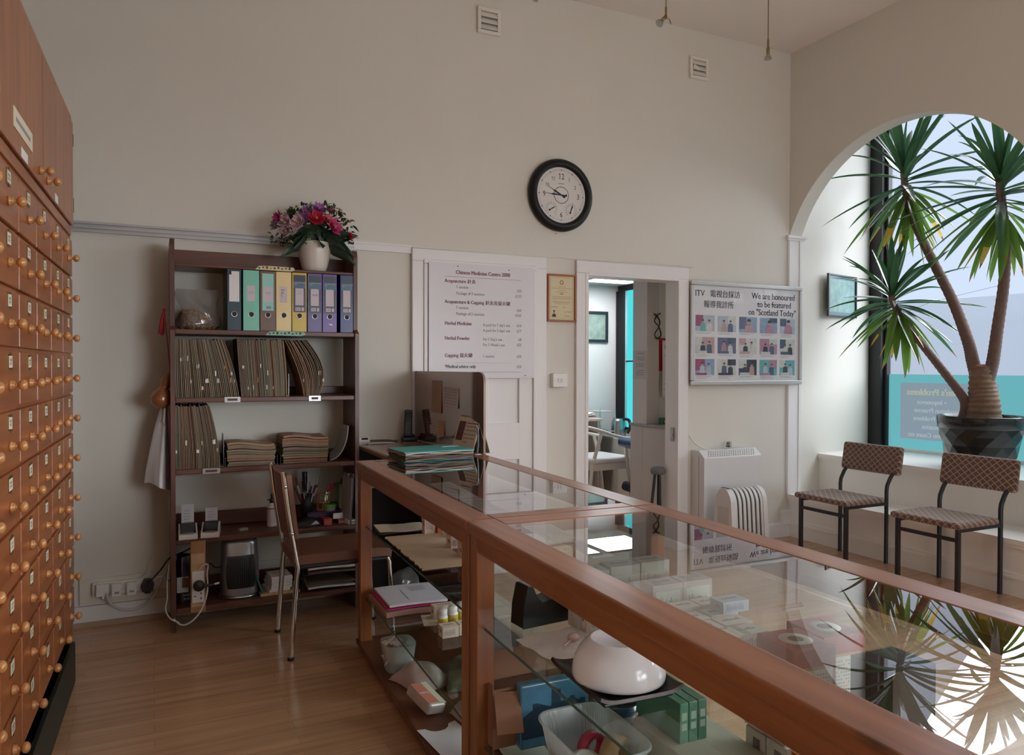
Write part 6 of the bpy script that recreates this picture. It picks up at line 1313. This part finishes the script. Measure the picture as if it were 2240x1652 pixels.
BARK = mat('yucca_bark', (.23,.145,.10), .85, var=.35, scale=22, bump=.5, bscale=45); BARK2 = mat('yucca_stem', (.19,.12,.10), .8, var=.3, scale=30, bump=.4)
def L(px, py, dx=0): return at(px, py, x=PX+dx)-pc
def smooth(P, n=6):
    out = []
    for i in range(len(P)-1):
        p0, p1, p2, p3 = P[max(i-1,0)], P[i], P[i+1], P[min(i+2,len(P)-1)]
        for k in range(n): u = k/n; out.append(.5*((2*p1)+(p2-p0)*u+(2*p0-5*p1+4*p2-p3)*u*u+(3*p1-p0-3*p2+p3)*u**3))
    return out+[P[-1]]
def stem(name, pts, r0, r1, ringed=True, mt=None):
    P = smooth(pts, 14); k = len(P); rs = [r0+(r1-r0)*i/(k-1)+(.0014*((i%2)*2-1) if ringed else .004*math.sin(i*1.7)) for i in range(k)]
    m = MB(); m.tube(P, rs, 12); return m.build(name, mt or BARK2, yp)
tk = stem('trunk', [Vector((L(2152,915).x, L(2152,915).y, .33)), L(2152,880), L(2149,845), L(2148,802)], .115, .072, False, BARK)
m = MB(); p = L(2148,800); m.lathe([(0,.003),(.045,.004),(.06,-.01),(.075,-.03)], 16, trm(p+Vector((0,0,.006)))); m.build('cut_stump', mat('cut_wood', (.30,.14,.10), .8), tk)
sA = [L(2140,835), L(2128,790,-.02), L(2117,745,-.03), L(2085,660,-.03), L(2040,570,-.02), L(1997,478), L(1982,420), L(1976,370)]
sB = [L(2160,835), L(2172,790,.02), L(2182,720,.02), L(2196,620,.0), L(2200,530,-.02), L(2192,450,-.03), L(2186,385,-.03)]
sC = [Vector((L(2106,905,-.06).x, L(2106,905,-.06).y, .335)), L(2112,888,-.06), L(2100,860,-.07), L(2050,795,-.09), L(2000,732,-.11), L(1962,680,-.12), L(1948,640,-.12)]
stem('stem', sA, .046, .024); stem('stem', sB, .044, .026); stem('stem', sC, .036, .022)
m = MB(); m.tube([L(1975,685,-.1), L(2040,660), L(2196,622)], .0015, 4); m.build('support_string', mat('pale_string', (.6,.6,.6), .6), yp)
ry = random.Random(21)
def head(pts, n, length, squash):
    top = pts[-1]; dn = pts[-2]-pts[-1]; m = MB(); made = 0; tries = 0
    while made < n and tries < n*12:
        tries += 1; f = made/n                                   # 0 = newest at the tip, 1 = oldest below
        base = top+(pts[-2]-top)*min(1,f*1.5)*.9+((pts[-3]-pts[-2])*max(0,f*1.5-1)*1.1 if f > .667 else Vector())
        az = made*2.39996+ry.uniform(-.35,.35); el = math.radians(80-150*f**.85+ry.uniform(-9,9)); Lh = length*(.62+.5*math.sin(PI*min(1,f*1.1+.15))**.6)*ry.uniform(.85,1.1)
        d = Vector((math.cos(az)*math.cos(el)*squash, math.sin(az)*math.cos(el), math.sin(el))).normalized()
        dr = ry.uniform(.05,.35)*(1 if f < .6 else .9); w = ry.uniform(.050,.072); tip = base+d*Lh+Vector((0,0,-dr*Lh)); tw = tip+pc
        if tw.x > 5.69 or tw.y > 4.44+(tw.x-4.70)*.16 or tw.y < 2.45 or tw.x < 4.74 or (tw.z < 1.0 and f > .5 and tw.z < .95): 
            if tries % 12 == 11: made += 1
            continue
        s = d.cross(Vector((0,0,1))); s = s.normalized() if s.length > .05 else Vector((0,1,0)); up = s.cross(d).normalized(); tws = ry.uniform(-.5,.5)
        old = f > .62; yel = old and ry.random() < .30; brn = ry.random() < .35; bend = ry.uniform(-.05,.05)
        nu = 12
        def fn(u, v, base=base, d=d, Lh=Lh, dr=dr, w=w, s=s, up=up, tws=tws, bend=bend):
            c = base+d*(Lh*u)+Vector((0,0,-dr*Lh*u*u))+s*(bend*u*u); ww = w*(min(1,.34+2.2*u))*(1-u**3.2)**.9+.0006; t = tws*u
            q = s*math.cos(t)+up*math.sin(t); r_ = up*math.cos(t)-s*math.sin(t)
            return c+q*(ww*(v-.5))+r_*(abs(v-.5)*ww*.45)
        b0 = len(m.f); m.cur = 1 if old else 0; m.sheet(fn, nu, 4)
        for q in range(len(m.f)-b0):
            row = q//4
            if yel and row >= nu-4: m.m[b0+q] = 2
            if (brn and row >= nu-1) or (yel and row >= nu-1): m.m[b0+q] = 3
        made += 1
    return m.build('leaf_head', YL, yp)
head(sA, 62, .64, .66); head(sB, 62, .64, .66); head(sC, 56, .53, .58)

# ================================================================ patterned waiting chairs
def lattice(name, ax):
    m, nt, b = _new(name); N, Lk = nt.nodes, nt.links; tc = N.new('ShaderNodeTexCoord'); sp = N.new('ShaderNodeSeparateXYZ'); Lk.new(tc.outputs['Object'], sp.inputs[0])
    def mth(op, a, c=None, v=None):
        q = N.new('ShaderNodeMath'); q.operation = op
        for i, s in enumerate((a, c)):
            if s is None: continue
            if isinstance(s, (int, float)): q.inputs[i].default_value = s
            else: Lk.new(s, q.inputs[i])
        return q.outputs[0]
    x, y = sp.outputs[ax[0].upper()], sp.outputs[ax[1].upper()]
    z_ = sp.outputs['Z'] if ax == 'xy' else sp.outputs['X']
    if ax == 'xy': x = mth('ADD', x, z_)
    else: y = mth('ADD', y, z_)
    res = None
    for u in (mth('ADD', x, y), mth('SUBTRACT', x, y)):
        f = mth('FRACT', mth('MULTIPLY', u, 21.0)); a = mth('LESS_THAN', mth('ABSOLUTE', mth('SUBTRACT', f, .5)), .075)
        f2 = mth('FRACT', mth('MULTIPLY', u, 63.0)); a2 = mth('MULTIPLY', mth('LESS_THAN', f2, .22), .45)
        k = mth('MAXIMUM', a, a2); res = k if res is None else mth('MAXIMUM', res, k)
    n = N.new('ShaderNodeTexNoise'); n.inputs['Scale'].default_value = 180; Lk.new(tc.outputs['Object'], n.inputs['Vector'])
    mx = N.new('ShaderNodeMix'); mx.data_type = 'RGBA'; mx.inputs['A'].default_value = (.085,.035,.032,1); mx.inputs['B'].default_value = (.44,.32,.24,1)
    Lk.new(mth('MULTIPLY', res, .85), mx.inputs['Factor']); Lk.new(mx.outputs['Result'], b.inputs['Base Color']); b.inputs['Roughness'].default_value = .9; b.inputs['Sheen Weight'].default_value = .3
    bp = N.new('ShaderNodeBump'); bp.inputs['Strength'].default_value = .3; bp.inputs['Distance'].default_value = .004; Lk.new(n.outputs['Fac'], bp.inputs['Height']); Lk.new(bp.outputs['Normal'], b.inputs['Normal']); return m
SEATF, BACKF = lattice('lattice_seat_fabric', 'xy'), lattice('lattice_back_fabric', 'yz')
t = thing('waiting_chair', 'brown patterned waiting chair nearer the wall heater, in front of the window step', 'chair', (4.345,3.725,0), .0, 'patterned waiting chairs')
m = MB(); m.box(-.232,.150,-.222,.222,.424,.462); m.build('seat', SEATF, t, .017, 4)
m = MB(); m.X = trm(.290,0,.700) @ rotm(0,.16,0); m.box(-.024,.024,-.240,.240,-.100,.100); m.build('backrest', BACKF, t, .020, 4)
for s in (-1,1):
    y = .192*s
    m = MB(); m.box(-.202,-.178,y-.012,y+.012,.001,.424); m.build('leg', BLKP, t, .003)
    m = MB(); m.tube([(.200,y,.001),(.200,y,.36),(.200,y,.50),(.206,y,.535),(.236,y,.585),(.276,y,.630),(.312,y,.66),(.320,y,.74)], .0135, 8, flat=1); m.build('leg', BLKP, t)['label'] = 'bent rear leg carrying the backrest'
    m = MB(); m.box(-.190,.200,y-.011,y+.011,.402,.424); m.build('side_rail', BLKP, t, .002)
m = MB(); m.box(-.200,-.180,-.192,.192,.345,.366); m.build('front_bar', BLKP, t, .003); m = MB(); m.box(.190,.210,-.192,.192,.402,.422); m.build('rear_bar', BLKP, t, .003)
dup(t, (4.345,2.955,0), .0, 'brown patterned waiting chair nearer the photographer, beside the potted yucca')

# ================================================================ things in the treatment room
WHW = mat('white_painted_wood', (.66,.61,.57), .45)
t = thing('armchair', 'white wooden armchair with pale padded seat beyond the doorway', 'chair', (3.86,6.17,0), .12)
m = MB(); m.box(-.22,.24,-.22,.22,.44,.50); m.build('seat', mat('pale_vinyl', (.72,.70,.70), .35), t, .028, 4); m = MB(); m.box(-.20,.19,-.20,.20,.375,.44); m.build('seat_frame', WHW, t, .004)
for s in (-1,1):
    m = MB(); m.tube([(.27,.22*s,.001),(.20,.21*s,.44),(.15,.235*s,.66)], .018, 8); m.build('leg', WHW, t)
    m = MB(); m.tube([(-.27,.20*s,.001),(-.20,.19*s,.44),(-.13,.225*s,.72)], .018, 8); m.build('leg', WHW, t)
m = MB(); m.tube(smooth([Vector((.22,-.245,.655)),Vector((.02,-.25,.70)),Vector((-.18,-.21,.765)),Vector((-.28,0,.80)),Vector((-.18,.21,.765)),Vector((.02,.25,.70)),Vector((.22,.245,.655))],6), .024, 8, flat=.7); m.build('arm_rail', WHW, t)
t = thing('desk', 'cream desk with papers against the far wall beyond the doorway', 'desk', (3.55,6.66,0)); DK = mat('cream_laminate', (.55,.50,.44), .5)
m = MB(); m.box(-.55,.55,-.22,.20,.80,.825); m.build('desk_top', DK, t, .004)
for x in (-.53,.50): m = MB(); m.box(x,x+.022,-.20,.19,0,.80); m.build('side_panel', DK, t)
m = MB(); m.box(-.5,.5,.14,.16,.2,.78); m.build('back_panel', mat('dark_panel', (0,0,0)), t)
for k in range(4):
    m = MB(); m.sheet(lambda u, v: (.24*(u-.5), .17*(v-.5), .012+.006*math.sin(u*5+k)), 6, 4, .008); solo(m, 'papers', [PAPER, mat('reddish_card', (.30,.06,.05), .6), OLDP, PAPER][k], ['white papers at the bottom of the heap on the cream desk','reddish card in the heap on the cream desk','cream papers in the heap on the cream desk','white papers on top of the heap on the cream desk'][k], 'papers', (3.93,6.57,.826+.013*k), .2*k)
t = thing('trolley', 'small chrome two shelf trolley between the cream desk and black curtain', 'trolley', (4.20,6.65,0))
for sx in (-.09,.09):
    for sy in (-.14,.14): m = MB(); m.tube([(sx,sy,0),(sx,sy,.90)], .008, 8); m.build('post', CHROME, t)
for z in (.30,.68,.88): m = MB(); m.box(-.095,.095,-.145,.145,z,z+.010); m.build('shelf', mat('grey_shelf', (.40,.42,.44), .3), t)
t = thing('kettle', 'steel and black electric kettle on the window side below the black curtain', 'kettle', (4.40,6.62,.62)); m = MB(); m.lathe([(0,0),(.075,0),(.078,.01),(.065,.16),(.05,.185),(0,.19)], 24); m.build('body', STEEL, t)
m = MB(); m.tube(smooth([Vector((.04,-.03,.18)),Vector((.10,-.05,.17)),Vector((.115,-.06,.10)),Vector((.085,-.05,.03))],5), .016, 8); m.build('handle', BLACK, t)
m = MB(); m.box(-.14,.15,-.20,.20,0,.618); solo(m, 'low_cabinet', DK, 'low cream cabinet under the kettle beyond the doorway', 'cabinet', (4.41,6.62,0), bevel=.004)
NAVY = mat('navy_vinyl', (.015,.022,.05), .35); t = thing('massage_chair', 'navy blue padded treatment chair beyond the white armchair', 'chair', (4.24,5.70,0), -.1)
m = MB(); m.X = trm(.02,.0,.40) @ rotm(0,-.75,0); m.box(-.30,.20,-.20,.20,-.05,.05); m.build('seat', NAVY, t, .03, 3)
m = MB(); m.boxc((-.18,0,.64),(.36,.30,.09),rotm(0,.06,0)); m.build('arm_pad', mat('blue_vinyl', (.02,.05,.11), .35), t, .035, 4)
m = MB(); m.boxc((.08,.0,.86),(.14,.22,.14),rotm(0,.5,0)); m.build('head_pad', NAVY, t, .05, 4); m = MB(); m.boxc((-.22,0,.22),(.22,.26,.09),rotm(0,.3,0)); m.build('knee_pad', NAVY, t, .035, 4)
m = MB(); m.tube([(-.35,0,.02),(.10,0,.40),(.10,0,.86)], .022, 8); m.tube([(.2,0,.02),(-.18,0,.62)], .022, 8); m.box(-.40,.25,-.03,.03,0,.035); m.box(-.38,-.33,-.2,.2,0,.035); m.box(.18,.23,-.2,.2,0,.035); m.build('frame', BLKP, t)
t = thing('low_cupboard', 'grey low cupboard seen edge on just inside the doorway', 'cupboard', (3.505,4.60,0)); m = MB(); m.box(0,.55,0,.325,.0,.875); m.box(0,.112,.325,.49,0,.875); m.build('body', GCAB, t, .003); m = MB(); m.box(-.012,.55,-.004,.328,.875,.898); m.box(-.012,.112,.328,.49,.875,.898); m.build('top', mat('speckled_top', (.30,.27,.27), .3, var=.3, scale=60), t, .003)
t = thing('wrist_cushion', 'small dark green cushion with gold cord on the grey cupboard', 'cushion', at(1426,921,z=.8985), .3)
m = MB(); m.sheet(lambda u, v: ((u-.5)*.17, (v-.5)*.12, .028+.026*(math.sin(PI*u)*math.sin(PI*v))**.55), 16, 12); m.sheet(lambda u, v: ((.5-u)*.17, (v-.5)*.12, .028-.027*(math.sin(PI*u)*math.sin(PI*v))**.55), 16, 12); m.build('cushion', mat('dark_green_velvet', (.012,.04,.025), .8), t)
m = MB(); m.tube([(-.085,-.06,.028),(.085,-.06,.028),(.085,.06,.028),(-.085,.06,.028),(-.085,-.06,.028)], .004, 6); m.build('cord', mat('gold_cord', (.35,.25,.08), .5), t)
for k, (dx, dy, d, c, lab) in enumerate(((.10,.21,(.05,.05,.05),(.06,.16,.09),'small green carton behind the dark green cushion'),(.155,.205,(.04,.05,.045),(.50,.13,.06),'small orange carton behind the dark green cushion'),(.20,.20,(.035,.04,.05),(.60,.58,.58),'small white carton behind the dark green cushion'))):
    m = MB(); m.box(-d[0]/2,d[0]/2,-d[1]/2,d[1]/2,0,d[2]); m.cur = 1; m.box(-d[0]*.3,d[0]*.3,-d[1]/2-.0006,-d[1]/2,d[2]*.3,d[2]*.6); solo(m, 'small_carton', [mat('small_carton_%d' % k, c, .5), OLDP], lab, 'carton', (3.54+dx*.8,4.60+dy,.8985), .2, bevel=.001)
t = thing('yellow_bottle', 'yellow bottle on the grey cupboard under the hanging calendar', 'bottle', at(1445,910,z=.8985)); m = MB(); m.lathe([(0,0),(.022,0),(.023,.005),(.022,.08),(.012,.10),(0,.10)], 18); m.build('bottle', mat('amber_yellow', (.60,.32,.02), .35), t); m = MB(); m.lathe([(.013,.10),(.013,.125),(0,.126)], 14); m.build('cap', mat('yellow_cap', (.62,.36,.03), .4), t)
# notice on the column, stethoscope, red folder with calendar
q = at(1385,768,x=3.504); q2 = at(1413,830,x=3.504)
t = thing('column_notice', 'printed grey notice taped on the column beyond the doorway', 'notice', (3.5035,(q.y+q2.y)/2,(q.z+q2.z)/2)); w, h = abs(q.y-q2.y)/2, abs(q.z-q2.z)/2
m = MB(); m.box(-.001,0,-w,w,-h,h); m.build('sheet', mat('grey_notice', (.50,.46,.46), .6), t); m = MB()
for k in range(11):
    if k not in (1,4,7): m.box(-.0015,-.001,-w*.7,w*(.2+.45*((k*3)%4)/4),h*.78-k*h*.15,h*.78-k*h*.15+.008)
m.build('lettering', GREYINK, t)
q = at(1432,690,y=4.90)
t = thing('stethoscope', 'black stethoscope hanging on a metal hook beyond the doorway', 'stethoscope', (q.x,4.902,q.z))
m = MB(); m.box(-.006,.006,0,.006,-.03,.04); m.tube([(0,0,0),(0,-.03,-.005),(0,-.04,.012)], .004, 6); m.build('hook', CHROME, t)
m = MB(); m.tube(smooth([Vector((-.03,-.03,.01)),Vector((0,-.035,-.01)),Vector((.03,-.03,-.05)),Vector((.015,-.03,-.10)),Vector((-.02,-.03,-.15)),Vector((.0,-.03,-.185)),Vector((.04,-.03,-.16)),Vector((.02,-.03,-.09)),Vector((-.022,-.03,-.05)),Vector((.0,-.033,-.005)),Vector((.035,-.03,.015))],6), .006, 7); m.lathe([(0,0),(.018,0),(.018,.01),(0,.012)], 14, trm(.01,-.035,-.19)); m.build('tubing', BLACK, t)
q = at(1440,740,y=4.92); q2 = at(1475,812,y=4.92)
m = MB(); m.boxc((0,0,0),(q2.x-q.x,.014,q.z-q2.z),rotm(0,.03,0)); solo(m, 'red_folder', mat('red_plastic', (.50,.02,.03), .35), 'red plastic folder hanging on the wall beyond the doorway', 'folder', ((q.x+q2.x)/2,4.92,(q.z+q2.z)/2))
q = at(1449,745,y=4.90); q2 = at(1480,868,y=4.90)
t = thing('hanging_calendar', 'white paper wall calendar hanging in front of the red folder', 'calendar', ((q.x+q2.x)/2,4.902,(q.z+q2.z)/2)); w, h = (q2.x-q.x)/2, (q.z-q2.z)/2
m = MB(); m.sheet(lambda u, v: (-w+2*w*u, -.003*math.sin(v*3), h-2*h*v), 4, 8, .002); m.build('page', PAPER, t); m = MB()
for r in range(7):
    for c in range(5): m.box(-w*.8+c*w*.34,-w*.65+c*w*.34,-.0045,-.004,h*.45-r*h*.2,h*.45-r*h*.2+.006)
m.box(-w*.7,w*.6,-.0045,-.004,h*.7,h*.85); m.build('dates', GREYINK, t)
# picture on the far wall, grey stool
t = thing('framed_picture', 'dark framed green and grey landscape picture on the far wall beyond the doorway', 'picture', (4.20,6.868,1.775)); w, h = .225,.165
m = MB(); m.frame(-w,w,-h,h,.03,-.02,0)
m.build('frame', mat('black_brown_frame', (.02,.02,.028), .35), t, .003); m = MB(); m.box(-w+.028,w-.028,-.008,-.002,-h+.028,h-.028); m.build('print', mat('landscape_print', (.26,.33,.28), .6, var=.6, scale=13), t)
m = MB(); m.box(-w+.028,w-.028,-.012,-.011,-h+.028,h-.028); m.build('glass', GCLEAR, t)
t = thing('grey_stool', 'grey padded stool partly hidden by the right door jamb', 'stool', (3.53,4.72,0)); t.location = (3.345,4.67,0)
m = MB(); m.X = trm(.07,-.07,0); m.lathe([(0,.545),(.085,.545),(.10,.56),(.10,.58),(.085,.595),(0,.60)], 20, Matrix.Diagonal((.55,.55,1,1))); m.build('seat', mat('grey_felt', (.16,.17,.18), .85), t)
m = MB()
for a in (.6, 2.7, 4.8): m.tube([(.07+.02*math.cos(a),-.07+.02*math.sin(a),.55),(.05+.06*math.cos(a),-.07+.06*math.sin(a),.001)], .011, 8)
m.build('legs', BLKP, t)
